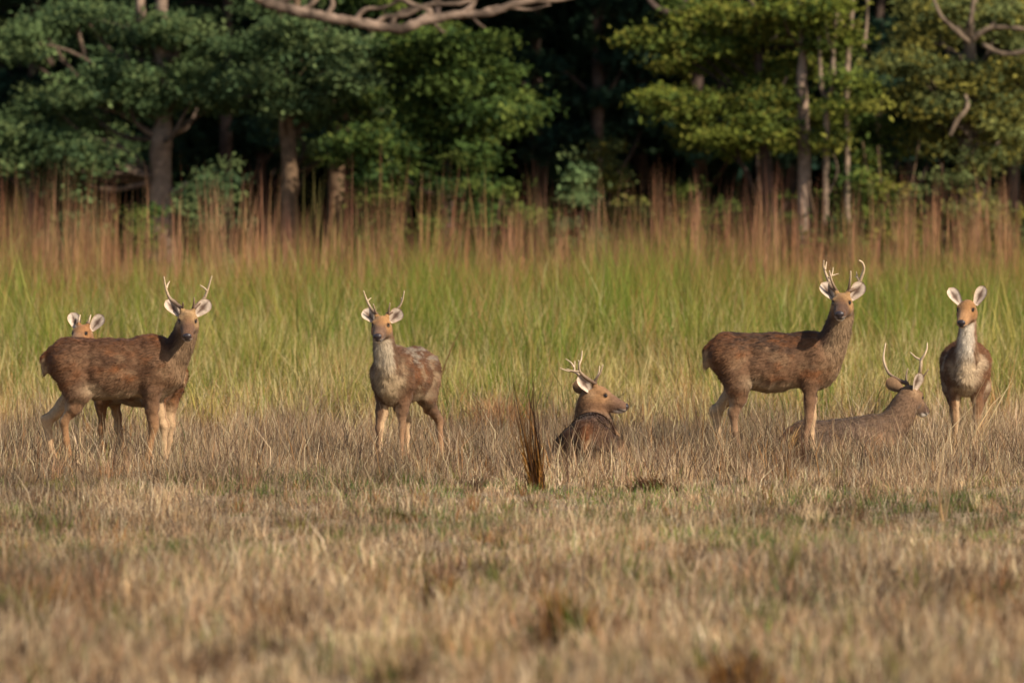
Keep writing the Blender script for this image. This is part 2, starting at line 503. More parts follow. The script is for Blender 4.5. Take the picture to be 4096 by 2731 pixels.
def make_deer(label, loc, heading, sc, pose, eye_mid, head_fwd, hs, pal_, antlers=None, ears=None, legs=None, roll=0.0,
              neck_mid=None, neck_r=(.2, .125, .1), group='swamp deer in the meadow', back_mud=0.0, seed=1, belly=1.0, ear_L=.2, neck_base=None):
    """loc: root on the ground; heading in radians from +X; eye_mid: world point between the eyes; head_fwd: world direction of the face"""
    root = thing('swamp_deer', label, 'deer', loc, heading, group)
    ch, sh = math.cos(heading), math.sin(heading)
    Rz = np.array([[ch, -sh, 0], [sh, ch, 0], [0, 0, 1]])
    loc = np.array(loc, float)
    w2l = lambda p: (np.array(p, float) - loc) @ Rz
    d2l = lambda v: np.array(v, float) @ Rz
    hf = d2l(head_fwd); hf /= np.linalg.norm(hf)
    HR = rot_to(hf, roll=roll)
    em = w2l(eye_mid)
    J = em - HR @ (np.array([.15, 0, .02]) * hs)
    H = lambda x, y, z: J + HR @ (np.array([x, y, z]) * hs)
    yawf = np.array([hf[0], hf[1], 0]); yawf /= np.linalg.norm(yawf)
    YR = rot_to(yawf)
    pr = Prims(); S = lambda *a: np.array(a, float) * sc
    if pose == 'stand':
        pr.ell(S(-.06, 0, .90), S(.46, .225, .262), 'torso', k=.05)
        pr.ell(S(-.12, 0, .855), S(.34, .225 * belly, .235), 'torso', k=.08)
        pr.ell(S(.32, 0, .90), S(.25, .175, .285), 'torso', k=.09)
        pr.ell(S(.30, 0, 1.06), S(.20, .10, .13), 'torso', k=.09)
        pr.ell(S(-.44, 0, .975), S(.245, .18, .215), 'torso', k=.08)
        pr.ell(S(.46, 0, .87), S(.13, .13, .17), 'torso', k=.06)
        pr.cone(S(-.50, 0, 1.06), S(.25, 0, 1.07), .10 * sc, .10 * sc, 'torso', k=.08)
        for sgn in (-1, 1):
            pr.cone(S(-.47, sgn * .10, .95), S(-.39, sgn * .135, .68), .175 * sc, .12 * sc, 'torso', k=.06)
            pr.ell(S(.31, sgn * .125, .93), S(.13, .065, .2), 'torso', k=.05)
            pr.ell(S(-.40, sgn * .12, .90), S(.15, .09, .2), 'torso', k=.05)
            pr.cone(S(.36, sgn * .10, .93), S(.30, sgn * .115, .68), .125 * sc, .072 * sc, 'torso', k=.06)
        L = dict(fl=(.33, .02), fr=(.30, .0), hl=(-.54, .0), hr=(-.46, .02))
        if legs: L.update(legs)
        for nm, (fx, bend, *dy) in L.items():
            dy = dy[0] if dy else 0.0
            sgn = 1 if nm[1] == 'l' else -1
            tag = 'leg' + nm
            fy = sgn * .115
            if nm[0] == 'f':
                pts = [S(.31, sgn * .12, .70), S(.30 + (fx - .30) * .35 + .015, sgn * .12, .54), S(.30 + (fx - .3) * .62 + .02 + bend, fy, .37),
                       S(.30 + (fx - .3) * .9 + bend * .6, fy, .20), S(fx, fy, .10), S(fx + .035, fy, .035)]
                pr.chain(pts, [.078 * sc, .054 * sc, .040 * sc, .027 * sc, .030 * sc, .032 * sc], tag, .03)
            else:
                pts = [S(-.40, sgn * .135, .68), S(-.44 + (fx + .5) * .5, sgn * .135, .56), S(fx - .04, sgn * (.125 + dy * .6), .42),
                       S(fx - .02, sgn * (.12 + dy * .85), .24), S(fx + .01, sgn * (.12 + dy), .10), S(fx + .05, sgn * (.12 + dy), .035)]
                pr.chain(pts, [.108 * sc, .076 * sc, .046 * sc, .029 * sc, .032 * sc, .034 * sc], tag, .035)
        pr.chain([S(-.63, 0, 1.07), S(-.685, 0, 1.0), S(-.695, 0, .87)], [.05 * sc, .05 * sc, .028 * sc], 'tail', .03)
        nb = S(.455, 0, .95)
    else:
        pr.ell(S(-.05, 0, .27), S(.47, .25, .25), 'torso', k=.05)
        pr.ell(S(.30, 0, .29), S(.25, .19, .28), 'torso', k=.09)
        pr.ell(S(-.46, 0, .27), S(.24, .21, .215), 'torso', k=.08)
        pr.cone(S(-.50, 0, .37), S(.30, 0, .38), .11 * sc, .13 * sc, 'torso', k=.1)
        for sgn in (-1, 1):
            pr.cone(S(-.48, sgn * .15, .24), S(-.16, sgn * .30, .17), .16 * sc, .085 * sc, 'torso', k=.06)
            pr.chain([S(-.16, sgn * .30, .16), S(-.45, sgn * .36, .07), S(-.10, sgn * .40, .05)], [.08 * sc, .05 * sc, .035 * sc], 'leg', .03)
            pr.chain([S(.30, sgn * .15, .26), S(.52, sgn * .17, .12), S(.22, sgn * .19, .06)], [.11 * sc, .06 * sc, .035 * sc], 'leg', .03)
        pr.chain([S(-.66, 0, .38), S(-.73, 0, .28), S(-.75, 0, .18)], [.05 * sc, .05 * sc, .03 * sc], 'tail', .03)
        nb = S(.40, 0, .38)
    if neck_base is not None: nb = S(*neck_base)
    ne = H(.03, 0, -.035)
    nm = np.array(neck_mid, float) if neck_mid is not None else (nb + ne) / 2 + np.array([.03, 0, -.0]) * sc
    ctrl = 2 * nm - (nb + ne) / 2
    ts = np.linspace(0, 1, 7); npts = [bez(nb, ctrl, ne, t) for t in ts]
    nr = np.interp(ts, [0, .5, 1], neck_r) * sc
    pr.chain(npts, list(nr), 'neck', .05 if pose == 'stand' else .1)
    if pose == 'stand':
        pr.cone(S(.46, 0, .88), npts[3], .72 * nr[0], nr[3] * .9, 'neck', .06)
    e3 = lambda *r: np.array(r) * hs
    pr.ell(H(.075, 0, .0), e3(.125, .088, .098), 'head', HR, .04)
    pr.cone(H(.12, 0, -.008), H(.315, 0, -.062), .084 * hs, .055 * hs, 'head', .03)
    pr.ell(H(.335, 0, -.068), e3(.046, .056, .046), 'head', HR, .02)
    pr.cone(H(.075, 0, -.072), H(.305, 0, -.108), .064 * hs, .027 * hs, 'head', .03)
    for sgn in (-1, 1):
        pr.ell(H(.12, sgn * .068, .036), e3(.045, .028, .024), 'head', HR, .02)
        pr.ell(H(.09, sgn * .06, -.055), e3(.08, .045, .06), 'head', HR, .03)
        if antlers: pr.cone(H(.05, sgn * .048, .075), H(.035, sgn * .06, .115), .027 * hs, .021 * hs, 'head', .02)
    V, Q = surface(pr, .0115)
    N = vert_normals(V, Q)
    bodyw = np.clip(np.linalg.norm(V - em, axis=1) / (.35 * hs) - .6, 0, 1) * smooth(.25 * sc if pose == 'stand' else 0, .5 * sc if pose == 'stand' else .1, V[:, 2])
    V = V + N * (((fbm(V * 5.5, seed + 70) - .5) * .055 + (fbm(V * 15, seed + 71) - .5) * .02) * bodyw)[:, None]
    N = vert_normals(V, Q)
    # ---- coat colours
    D = np.stack([pr.dist(q, V) for q in pr.L], 1); D -= D.min(1, keepdims=True)
    Wt = np.exp(-D / (.022 if pose == 'stand' else .035)); Wt /= Wt.sum(1, keepdims=True)
    tags = np.array([q[5][:3] for q in pr.L]); full = [q[5] for q in pr.L]
    gw = {g: Wt[:, tags == g].sum(1) for g in ('tor', 'leg', 'tai', 'nec', 'hea')}
    P_ = pal_; mix = lambda a, b, t: a * (1 - t[:, None]) + b * t[:, None]
    one = np.ones((len(V), 1))
    n1 = fbm(V * np.array([4.5, 7, 7]) / sc, seed); n2 = fbm(V * np.array([9, 22, 22]) / sc, seed + 11)
    n3 = fbm(V * np.array([26, 60, 60]), seed + 22)
    zz = V[:, 2] / sc; xx = V[:, 0] / sc
    z0 = 0 if pose == 'stand' else -.63
    top = smooth(.98 + z0, 1.18 + z0, zz)
    tor = mix(P_['body'] * one, P_['back'] * one, top * .85)
    tor = mix(tor, P_['warm'] * one, smooth(.45, .7, n1) * .8)
    tor = mix(tor, P_['back'] * .62 * one, smooth(.52, .72, fbm(V * np.array([5, 8, 8]) / sc, seed + 33)) * .7)
    tor = mix(tor, P_['chest'] * one, smooth(.52, .72, fbm(V * np.array([7, 11, 11]) / sc, seed + 44)) * .5 * (1 - top))
    tor = mix(tor, P_['warm'] * one, smooth(-.40, -.62, xx) * .5)
    bel = smooth(-.45, -.85, N[:, 2]) * smooth(.80 + z0, .66 + z0, zz)
    tor = mix(tor, P_['belly'] * one, bel * .9)
    flank = (pose == 'stand') * np.exp(-(((xx + .26) / .09) ** 2 + ((zz - .70 - z0) / .06) ** 2))
    tor = mix(tor, P_['belly'] * one, np.clip(flank * .9, 0, 1))
    che = smooth(.40, .54, xx) * smooth(.3, .75, N[:, 0] + (n2 - .5) * .4) * smooth(1.1 + z0, .9 + z0, zz)
    tor = mix(tor, P_['chest'] * one, che)
    rump = (pose == 'stand') * smooth(-.60, -.68, xx) * smooth(.98 + z0, .85 + z0, zz) * (np.abs(V[:, 1]) / sc < .13)
    tor = mix(tor, P_['inner'] * one, rump * .8)
    if back_mud:
        mud = smooth(.2, .7, N[:, 2]) * smooth(.42, .62, fbm(V * np.array([9, 30, 30]), seed + 55)) * smooth(-.6, -.3, xx) * smooth(.4, .1, xx)
        mc = (lin(58, 46, 38) if back_mud < 1.5 else lin(132, 120, 104))
        tor = mix(tor, mc * one, np.clip(mud * back_mud, 0, .72))
    medial = np.zeros(len(V))
    for sgn in (-1, 1):
        side = (V[:, 1] * sgn > 0)
        medial += side * smooth(.15, .7, -N[:, 1] * sgn)
    legc = mix(P_['body'] * one, P_['leg'] * one, smooth(.62, .25, zz + (n2 - .5) * .25) * .9)
    legc = mix(legc, P_['inner'] * one, np.clip(medial * .95 + smooth(.3, .8, -N[:, 0]) * (xx < -.2) * smooth(.72, .55, zz) * .6, 0, 1))
    legc = mix(legc, lin(40, 32, 28) * one, smooth(.065, .045, zz))
    tailc = mix(P_['tail'] * one, P_['inner'] * one, smooth(.1, .6, -N[:, 2] + np.abs(N[:, 1]) * .6))
    # neck: throat is the side the face looks to
    thr = YR[:, 0] * .75 + np.array([.5, 0, 0]); thr /= np.linalg.norm(thr)
    nax = ne - nb; nax /= np.linalg.norm(nax); thr = thr - nax * (thr @ nax); thr /= np.linalg.norm(thr)
    tf = smooth(.3, .9, N @ thr + (n2 - .5) * .35)
    tn0 = ((V - nb) @ nax) / np.linalg.norm(ne - nb)
    necc = mix(P_['neck'] * one, mix(P_['chest'] * one, P_['throat'] * one, smooth(.0, .45, tn0)), tf)
    nape = smooth(.35, .8, N @ (-thr)); necc = mix(necc, P_['back'] * one, nape * (.5 if pose == 'stand' else .2))
    tn = ((V - nb) @ nax) / np.linalg.norm(ne - nb)
    necc = mix(tor, necc, np.clip(smooth(.05, .5, tn + (n2 - .5) * .3) + tf * .9, 0, 1))
    hl = ((V - J) @ HR) / hs
    hx, hy, hz = hl.T
    hea = mix(P_['crown'] * one, P_['face'] * one, smooth(.12, .2, hx))
    hea = mix(hea, P_['muzzle'] * .85 * one, smooth(.19, .28, hx) * .9)
    hea = mix(hea, P_['crown'] * 1.25 * one, smooth(.03, .075, hz) * smooth(.16, .09, hx) * smooth(.35, .65, n2) * .7)
    hea = mix(hea, P_['muzzle'] * one, smooth(-.04, -.08, hz) * .55)
    hea = mix(hea, P_['throat'] * one, smooth(-.12, -.15, hz) * .6)
    eyer = np.sqrt((hx - .155) ** 2 + (np.abs(hy) - .075) ** 2 + (hz - .02) ** 2)
    hea = mix(hea, P_['crown'] * 1.25 * one, np.exp(-((eyer - .042) / .018) ** 2) * .55)
    hea = mix(hea, lin(30, 21, 17) * one, smooth(.031, .017, eyer))
    strp = np.exp(-((np.abs(hy) - .055) / .016) ** 2) * smooth(.16, .2, hx) * smooth(.3, .22, hx) * smooth(-.05, -.01, hz)
    hea = mix(hea, P_['muzzle'] * .7 * one, strp * .5)
    mouth = np.exp(-((hz + .098 + (hx - .34) * .1) / .010) ** 2) * smooth(.26, .30, hx)
    chin = smooth(.24, .30, hx) * smooth(-.098, -.112, hz)
    lip = smooth(.29, .33, hx) * smooth(-.075, -.09, hz) * smooth(.012, .03, np.abs(hy))
    hea = mix(hea, lin(212, 200, 186) * one, np.clip(chin + lip * .6, 0, 1) * .95)
    hea = mix(hea, lin(34, 26, 24) * one, mouth * .9)
    earb = np.exp(-(((hx - .02) / .04) ** 2 + ((np.abs(hy) - .085) / .03) ** 2 + ((hz + .0) / .04) ** 2))
    hea = mix(hea, P_['inner'] * one, np.clip(earb, 0, 1) * .7)
    C = (tor * gw['tor'][:, None] + legc * gw['leg'][:, None] + tailc * gw['tai'][:, None] + necc * gw['nec'][:, None] + hea * gw['hea'][:, None])
    C *= (.8 + .4 * n2)[:, None] * (.86 + .28 * n3)[:, None]
    body = link('body', mesh_np('deer_body', V, [Q], C, True), M_COAT, root)
    # ---- coat hairs
    nh = int(26000 * sc)
    fq = RNG.integers(0, len(Q), nh); bw = RNG.dirichlet(np.ones(4), nh)
    hp = (V[Q[fq]] * bw[..., None]).sum(1); hn = (N[Q[fq]] * bw[..., None]).sum(1); hc = (C[Q[fq]] * bw[..., None]).sum(1)
    gwh = {g: gw[g][Q[fq, 0]] for g in gw}
    flow = (gwh['tor'][:, None] * np.array([-1, 0, -.45]) + gwh['leg'][:, None] * np.array([-.1, 0, -1]) + gwh['tai'][:, None] * np.array([-.2, 0, -1])
            + gwh['nec'][:, None] * (-nax * 1.0) + gwh['hea'][:, None] * (-hf))
    flow = flow + RNG.normal(0, .28, (nh, 3))
    fl = flow - hn * (flow * hn).sum(1, keepdims=True); fl /= np.maximum(np.linalg.norm(fl, axis=1, keepdims=True), 1e-6)
    hlen = (gwh['tor'] * .042 + gwh['leg'] * .014 + gwh['tai'] * .04 + gwh['nec'] * .05 + gwh['hea'] * .016) * RNG.uniform(.6, 1.35, nh) * sc
    sd = np.cross(fl, hn); wv = (.0022 + hlen * .035)[:, None]
    tip = hp + fl * (hlen * .95)[:, None] + hn * (hlen * RNG.uniform(.08, .38, nh))[:, None]
    hp0 = hp - hn * .003
    HV = np.stack([hp0 - sd * wv, hp0 + sd * wv, tip], 1).reshape(-1, 3)
    HC = np.repeat(hc * RNG.uniform(.78, 1.22, (nh, 1)) * (.62 + .8 * fbm(hp * np.array([12, 34, 34]), seed + 80))[:, None], 3, 0)
    link('coat_hair', mesh_np('deer_coat', HV, [np.arange(nh * 3).reshape(-1, 3)], HC), M_FUR, root, kind='stuff')
    # ---- eyes, nose
    for sgn in (-1, 1):
        v, q, t = ellipsoid(H(.160, sgn * .0775, .014), e3(.018, .012, .014), HR)
        link('eye', mesh_np('deer_eye', v, [q, t], smooth_shade=True), M_EYE, root)
    v, q, t = ellipsoid(H(.366, 0, -.056), e3(.024, .043, .032), HR)
    v2, q2, t2 = ellipsoid(H(.364, 0, -.084), e3(.018, .028, .014), HR)
    link('nose', mesh_np('deer_nose', np.concatenate([v, v2]), [np.concatenate([q, q2 + len(v)]), np.concatenate([t, t2 + len(v)])], smooth_shade=True), M_NOSE, root)
    # ---- ears
    for sgn in (-1, 1):
        e = (ears or {}).get(sgn, dict(d=(-.12, .66 * sgn, .72), f=(1, .1 * sgn, .1)))
        base = H(.015, sgn * .076, .03)
        v, q, c = ear_mesh(base, YR @ np.array(e['d'], float), YR @ np.array(e['f'], float), ear_L * hs, e.get('w', .136) * hs,
                           lin(190, 172, 154), lin(92, 72, 60), P_['face'] * .9, lin(190, 150, 104))
        link('ear', mesh_np('deer_ear', v, [q], c, True), M_EAR, root)
    # ---- antlers
    if antlers:
        for sgn in (-1, 1):
            tl = []
            for (pts, r0, r1) in antlers[sgn]:
                P0 = H(.035, sgn * .06, .112)
                pw = [P0 + YR @ (np.array(p, float)) for p in pts]
                rr = np.linspace(r0 * 1.3, r1 * 1.25, len(pw)); tl.append(tube(pw, rr, 8, 4, .04))
            pw0 = [H(.038, sgn * .059, .105), H(.034, sgn * .061, .12)]
            tl.append(tube(pw0, [.022 * hs, .022 * hs], 9, 1, .08))
            v, q, t = join_tubes(tl)
            hgt = np.clip((v[:, 2] - v[:, 2].min()) / (np.ptp(v[:, 2]) + 1e-6), 0, 1)
            cc = lin(92, 70, 54) * (1 - smooth(0, .75, hgt))[:, None] + lin(186, 162, 132) * smooth(0, .75, hgt)[:, None]
            link('antler', mesh_np('deer_antler', v, [q, t], cc, True), M_ANTLER, root)
    return root

def deg(a): return math.radians(a)
def ant(scale, base, pts, depth):
    """2-D tracing of one antler line seen frontally, turned into (forward, left, up) offsets with its own depth"""
    n = len(pts); out = []
    for i, (x, y) in enumerate(pts):
        out.append((np.interp(i / max(n - 1, 1), np.linspace(0, 1, len(depth)), depth), (x - base[0]) / scale, (base[1] - y) / scale))
    return out

def gl(x, y): return (x, y, float(ground_z(x, y)))

# left broadside stag
S1 = 1888.
a1 = {-1: [(ant(S1, (585, 640), [(585, 640), (480, 560), (380, 470), (330, 360), (300, 240), (280, 100)], (0, -.07, -.06, -.01)), .016, .005),
           (ant(S1, (585, 640), [(322, 300), (340, 240), (375, 180)], (-.05, -.08)), .009, .004),
           (ant(S1, (585, 640), [(600, 640), (612, 590), (612, 545)], (.01, .05)), .010, .005)],
      1: [(ant(S1, (905, 650), [(905, 650), (980, 580), (1080, 490), (1130, 370), (1170, 250), (1215, 100)], (0, -.07, -.06, -.01)), .016, .005),
          (ant(S1, (905, 650), [(1135, 360), (1090, 310), (1015, 258)], (-.05, -.08)), .009, .004),
          (ant(S1, (905, 650), [(895, 650), (905, 560), (912, 465)], (.01, .06)), .010, .004)]}
make_deer('brown stag with slim forked antlers standing broadside in front of a smaller spiked deer', gl(-3.62, 77.5), 0.0, 1.0, 'stand',
          at(750, 1284, 77.25), (0.02, -.95, -.33), .95, pal(neck=lin(66, 46, 36), throat=lin(122, 98, 74)), a1,
          neck_r=(.14, .102, .09), seed=5, legs=dict(fl=(.40, .02), fr=(.27, .02), hl=(-.64, 0), hr=(-.47, 0)),
          ears={-1: dict(d=(-.1, -.66, .66), f=(1, .5, .15)), 1: dict(d=(-.1, .62, .68), f=(1, .12, 0))})
# spiked deer behind it
a2 = {-1: [([(0, 0, 0), (-.02, -.0, .04), (-.03, .004, .075)], .010, .005)], 1: [([(0, 0, 0), (-.02, .004, .04), (-.03, .01, .075)], .010, .005)]}
make_deer('young deer with two short spikes, half hidden behind the broadside stag', gl(-3.57, 78.75), deg(147), .86, 'stand',
          at(318, 1332, 78.75), (-.36, -.92, -.14), .86, pal(body=lin(112, 76, 48), face=lin(130, 94, 62), crown=lin(140, 98, 62), muzzle=lin(128, 98, 76), throat=lin(150, 122, 92)), a2,
          neck_r=(.15, .105, .085), seed=8, ear_L=.215, legs=dict(fl=(.30, 0), fr=(.20, 0), hl=(-.5, 0), hr=(-.40, 0)),
          ears={-1: dict(d=(-.2, -.46, .85), f=(1, .5, .15)), 1: dict(d=(-.25, .62, .80), f=(1, .12, 0))})
# middle young stag facing the camera
S3 = 952.
a3 = {-1: [(ant(S3, (270, 295), [(270, 295), (225, 258), (190, 200), (168, 140), (155, 90)], (0, -.06, -.05, -.01)), .013, .004),
           (ant(S3, (270, 295), [(185, 185), (200, 165), (216, 154)], (-.05, -.07)), .007, .003),
           (ant(S3, (270, 295), [(270, 295), (262, 250), (252, 205)], (.01, .06)), .009, .004)],
      1: [(ant(S3, (395, 295), [(395, 295), (445, 268), (490, 230), (522, 170), (541, 90)], (0, -.06, -.05, -.01)), .013, .004),
          (ant(S3, (395, 295), [(516, 185), (512, 160), (505, 150)], (-.05, -.06)), .007, .003),
          (ant(S3, (395, 295), [(398, 295), (412, 245), (422, 195)], (.01, .06)), .009, .004)]}
make_deer('young stag with thin short antlers and pale throat facing forward with greyish muddy back', gl(-1.035, 79.35), deg(-107), .91, 'stand',
          at(1522, 1300, 78.62), (-.13, -.96, -.16), .93, pal(body=lin(96, 70, 50), warm=lin(108, 68, 40), throat=lin(186, 170, 146), neck=lin(102, 76, 56), chest=lin(158, 136, 106), face=lin(134, 98, 66),
          crown=lin(146, 108, 68), muzzle=lin(108, 84, 68), leg=lin(146, 112, 82)), a3, neck_r=(.135, .094, .084), seed=12, ear_L=.168, back_mud=1.9,
          legs=dict(fl=(.42, 0), fr=(.44, 0), hl=(-.66, 0, .09), hr=(-.44, 0, -.02)),
          ears={-1: dict(d=(-.1, -.66, .60), f=(1, .5, .15)), 1: dict(d=(-.1, .62, .66), f=(1, .12, 0))})
# right broadside stag
S5 = 1937.
a5 = {-1: [(ant(S5, (530, 640), [(530, 640), (430, 560), (370, 430), (320, 300), (290, 180), (300, 80)], (0, -.08, -.07, -.02)), .017, .005),
           (ant(S5, (530, 640), [(318, 250), (330, 180), (345, 105)], (-.05, -.07)), .009, .003),
           (ant(S5, (530, 640), [(385, 400), (430, 365), (490, 345), (560, 322)], (-.07, -.10)), .010, .003),
           (ant(S5, (530, 640), [(430, 370), (450, 290), (460, 208)], (-.08, -.10)), .008, .003),
           (ant(S5, (530, 640), [(540, 640), (470, 490), (435, 350), (420, 265)], (0, .06, .08)), .012, .005)],
      1: [(ant(S5, (815, 640), [(815, 640), (900, 600), (985, 520), (1035, 400), (1080, 280), (1090, 190), (1060, 110), (1010, 78)], (0, -.08, -.07, -.02, .02)), .018, .006),
          (ant(S5, (815, 640), [(1000, 470), (965, 400), (908, 375)], (-.07, -.10)), .010, .003),
          (ant(S5, (815, 640), [(965, 400), (950, 350), (940, 288)], (-.09, -.10)), .008, .003),
          (ant(S5, (815, 640), [(815, 640), (845, 480), (862, 360), (865, 270)], (0, .06, .08)), .012, .005)]}
make_deer('large brown stag with many-tined antlers standing broadside over a lying stag', gl(2.535, 80.0), 0.0, .985, 'stand',
          at(3366, 1210, 79.7), (-.12, -.97, -.14), 1.0, pal(neck=lin(84, 62, 48), throat=lin(134, 110, 84), crown=lin(144, 110, 72), face=lin(108, 78, 54), muzzle=lin(92, 68, 54), leg=lin(138, 106, 80)), a5,
          neck_r=(.155, .116, .098), seed=21, back_mud=.9, belly=1.04, legs=dict(fl=(.33, 0), fr=(.26, 0), hl=(-.56, 0), hr=(-.40, 0)),
          ears={-1: dict(d=(-.1, -.62, .72), f=(1, .5, .15)), 1: dict(d=(-.12, .56, .76), f=(1, .12, 0))})
# doe on the right
make_deer('doe without antlers standing with white throat and orange face, seen head on', gl(4.43, 81.9), deg(-93), .92, 'stand',
          at(3862, 1238, 81.15), (-.26, -.93, -.26), .95, pal(body=lin(100, 68, 45), back=lin(90, 58, 36), warm=lin(106, 70, 44), throat=lin(206, 194, 176), neck=lin(132, 100, 72), chest=lin(182, 160, 130), face=lin(138, 100, 64),
          crown=lin(136, 98, 60), muzzle=lin(168, 126, 86), leg=lin(150, 120, 88), belly=lin(190, 170, 140)), None,
          neck_r=(.115, .08, .073), seed=30, belly=1.04, ear_L=.215, legs=dict(fl=(.36, 0), fr=(.36, 0), hl=(-.5, 0), hr=(-.44, 0)),
          ears={-1: dict(d=(-.15, -.60, .76), f=(1, .5, .15), w=.12), 1: dict(d=(-.15, .40, .9), f=(1, .12, 0), w=.12)})
# lying stag in the middle
S4 = 1407.
def side(base, pts, left):
    return [((x - base[0]) / S4, np.interp(i / (len(pts) - 1), np.linspace(0, 1, len(left)), left), (base[1] - y) / S4) for i, (x, y) in enumerate(pts)]
B4 = (572, 540)
a4 = {-1: [(side(B4, [(572, 540), (500, 490), (430, 430), (385, 370), (385, 290), (410, 220), (422, 110)], (0, -.08, -.14, -.12)), .016, .004),
           (side(B4, [(380, 375), (330, 380), (290, 370), (205, 340)], (-.11, -.16)), .010, .003),
           (side(B4, [(388, 290), (378, 250), (370, 228)], (-.13, -.13)), .007, .003),
           (side(B4, [(575, 535), (610, 470), (650, 410), (690, 295)], (0, -.03)), .011, .004)],
      1: [(side(B4, [(560, 540), (470, 500), (370, 455), (330, 420), (270, 392), (190, 385), (100, 350)], (0, .08, .14, .12)), .016, .004),
          (side(B4, [(290, 400), (292, 350), (295, 258)], (.12, .16)), .009, .003),
          (side(B4, [(288, 345), (260, 295), (225, 262), (172, 228)], (.13, .15)), .008, .003),
          (side(B4, [(565, 535), (590, 480), (622, 410), (630, 318)], (0, .04)), .010, .004)]}
p4 = (.75, 78.55)
LYING.append((p4[0], p4[1], .36, .58)); LYING.append((p4[0] + .02, p4[1] - .75, .30, .45))
make_deer('dark brown antlered stag lying in the dry grass with its head turned in profile', gl(*p4), deg(83), .87, 'lie',
          at(2420, 1579, 78.75), (.98, -.06, -.17), 1.0, pal(body=lin(66, 48, 38), back=lin(70, 50, 39), warm=lin(76, 52, 38), neck=lin(130, 94, 64), throat=lin(150, 124, 98), face=lin(128, 98, 72), crown=lin(134, 100, 68), muzzle=lin(112, 84, 66)), a4,
          neck_r=(.16, .115, .092), seed=40, neck_base=(.34, .04, .40),
          ears={-1: dict(d=(-.58, -.25, .75), f=(.35, -1, .12), w=.12), 1: dict(d=(-.93, .22, .30), f=(.2, 1, .1))})
# lying stag on the right
def rear(base, pts, fw):
    return [(np.interp(i / (len(pts) - 1), np.linspace(0, 1, len(fw)), fw), -(x - base[0]) / 858. / .85, (base[1] - y) / 858.) for i, (x, y) in enumerate(pts)]
a6 = {1: [(rear((445, 870), [(445, 870), (380, 840), (310, 790), (265, 710), (245, 640), (245, 540)], (0, -.04, -.03, .02)), .016, .005),
          (rear((445, 870), [(440, 868), (432, 800), (436, 745)], (.0, .03)), .010, .004)],
      -1: [(rear((545, 860), [(545, 860), (575, 800), (598, 720), (602, 660), (625, 620), (635, 570), (628, 520)], (0, -.03, -.02, .02)), .017, .005),
           (rear((545, 860), [(602, 665), (560, 642), (515, 598)], (-.02, -.05)), .011, .004),
           (rear((545, 860), [(548, 850), (595, 800), (635, 738)], (.0, .03)), .010, .004)]}
p6 = (3.25, 80.95)
LYING.append((p6[0], p6[1], .72, .42)); LYING.append((p6[0] + .25, p6[1] - .62, .50, .26))
make_deer('greyish brown stag with wide antlers lying with its head turned away beside the doe', gl(*p6), deg(14), .90, 'lie',
          at(3664, 1586, 81.25), (.58, .70, -.40), .97, pal(body=lin(98, 79, 65), back=lin(92, 74, 61), warm=lin(102, 80, 62), neck=lin(108, 84, 64), throat=lin(140, 114, 90), face=lin(128, 100, 74), crown=lin(122, 94, 68), muzzle=lin(92, 70, 58)), a6,
          neck_r=(.15, .108, .088), seed=50, neck_base=(.42, 0, .36),
          ears={-1: dict(d=(-.12, -.30, .92), f=(-.2, -1, .1)), 1: dict(d=(-.35, .80, .58), f=(.6, .8, .1))})

# ------------------------------------------------------------------ meadow grass
def near_meadow():
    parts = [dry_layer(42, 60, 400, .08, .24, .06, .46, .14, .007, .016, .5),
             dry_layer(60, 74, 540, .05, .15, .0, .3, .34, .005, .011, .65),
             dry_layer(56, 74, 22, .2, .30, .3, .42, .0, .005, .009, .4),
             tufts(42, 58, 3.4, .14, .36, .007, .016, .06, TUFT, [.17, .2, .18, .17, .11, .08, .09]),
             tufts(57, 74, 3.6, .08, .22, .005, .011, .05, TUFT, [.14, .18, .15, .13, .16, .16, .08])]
    v, f, c = merge_blades(parts)
    link('cropped_meadow_grass', mesh_np('cropped_meadow_grass', v, f, c), M_GRASS, label='cropped dry stubble with green shoots covering the front of the meadow', category='grass', kind='stuff')
near_meadow()
def mid_meadow():
    parts = [dry_layer(73, 82, 600, .07, .22, .0, .3, .12, .004, .009, .8),
             dry_layer(74, 82, 115, .20, .44, .2, .66, .0, .0045, .009, .42),
             dry_layer(81, 91.5, 330, .12, .32, .03, .6, .14, .004, .011, .7),
             dry_layer(81, 90, 60, .28, .5, .2, .7, .05, .005, .010, .4),
             tufts(73.5, 90, 2.2, .14, .36, .004, .010, .05, TUFT, [.24, .22, .2, .14, .08, .02, .1]),
             tufts(73.5, 83, 24, .26, .58, .005, .009, .03, [lin(70, 52, 46), lin(96, 72, 54), lin(214, 192, 152), lin(176, 130, 80)], [.33, .25, .27, .15], 1, 3, .75)]
    v, f, c = merge_blades(parts)
    link('dry_meadow_grass', mesh_np('dry_meadow_grass', v, f, c), M_GRASS, label='tangled straw coloured dry grass around the legs of the deer', category='grass', kind='stuff')
mid_meadow()

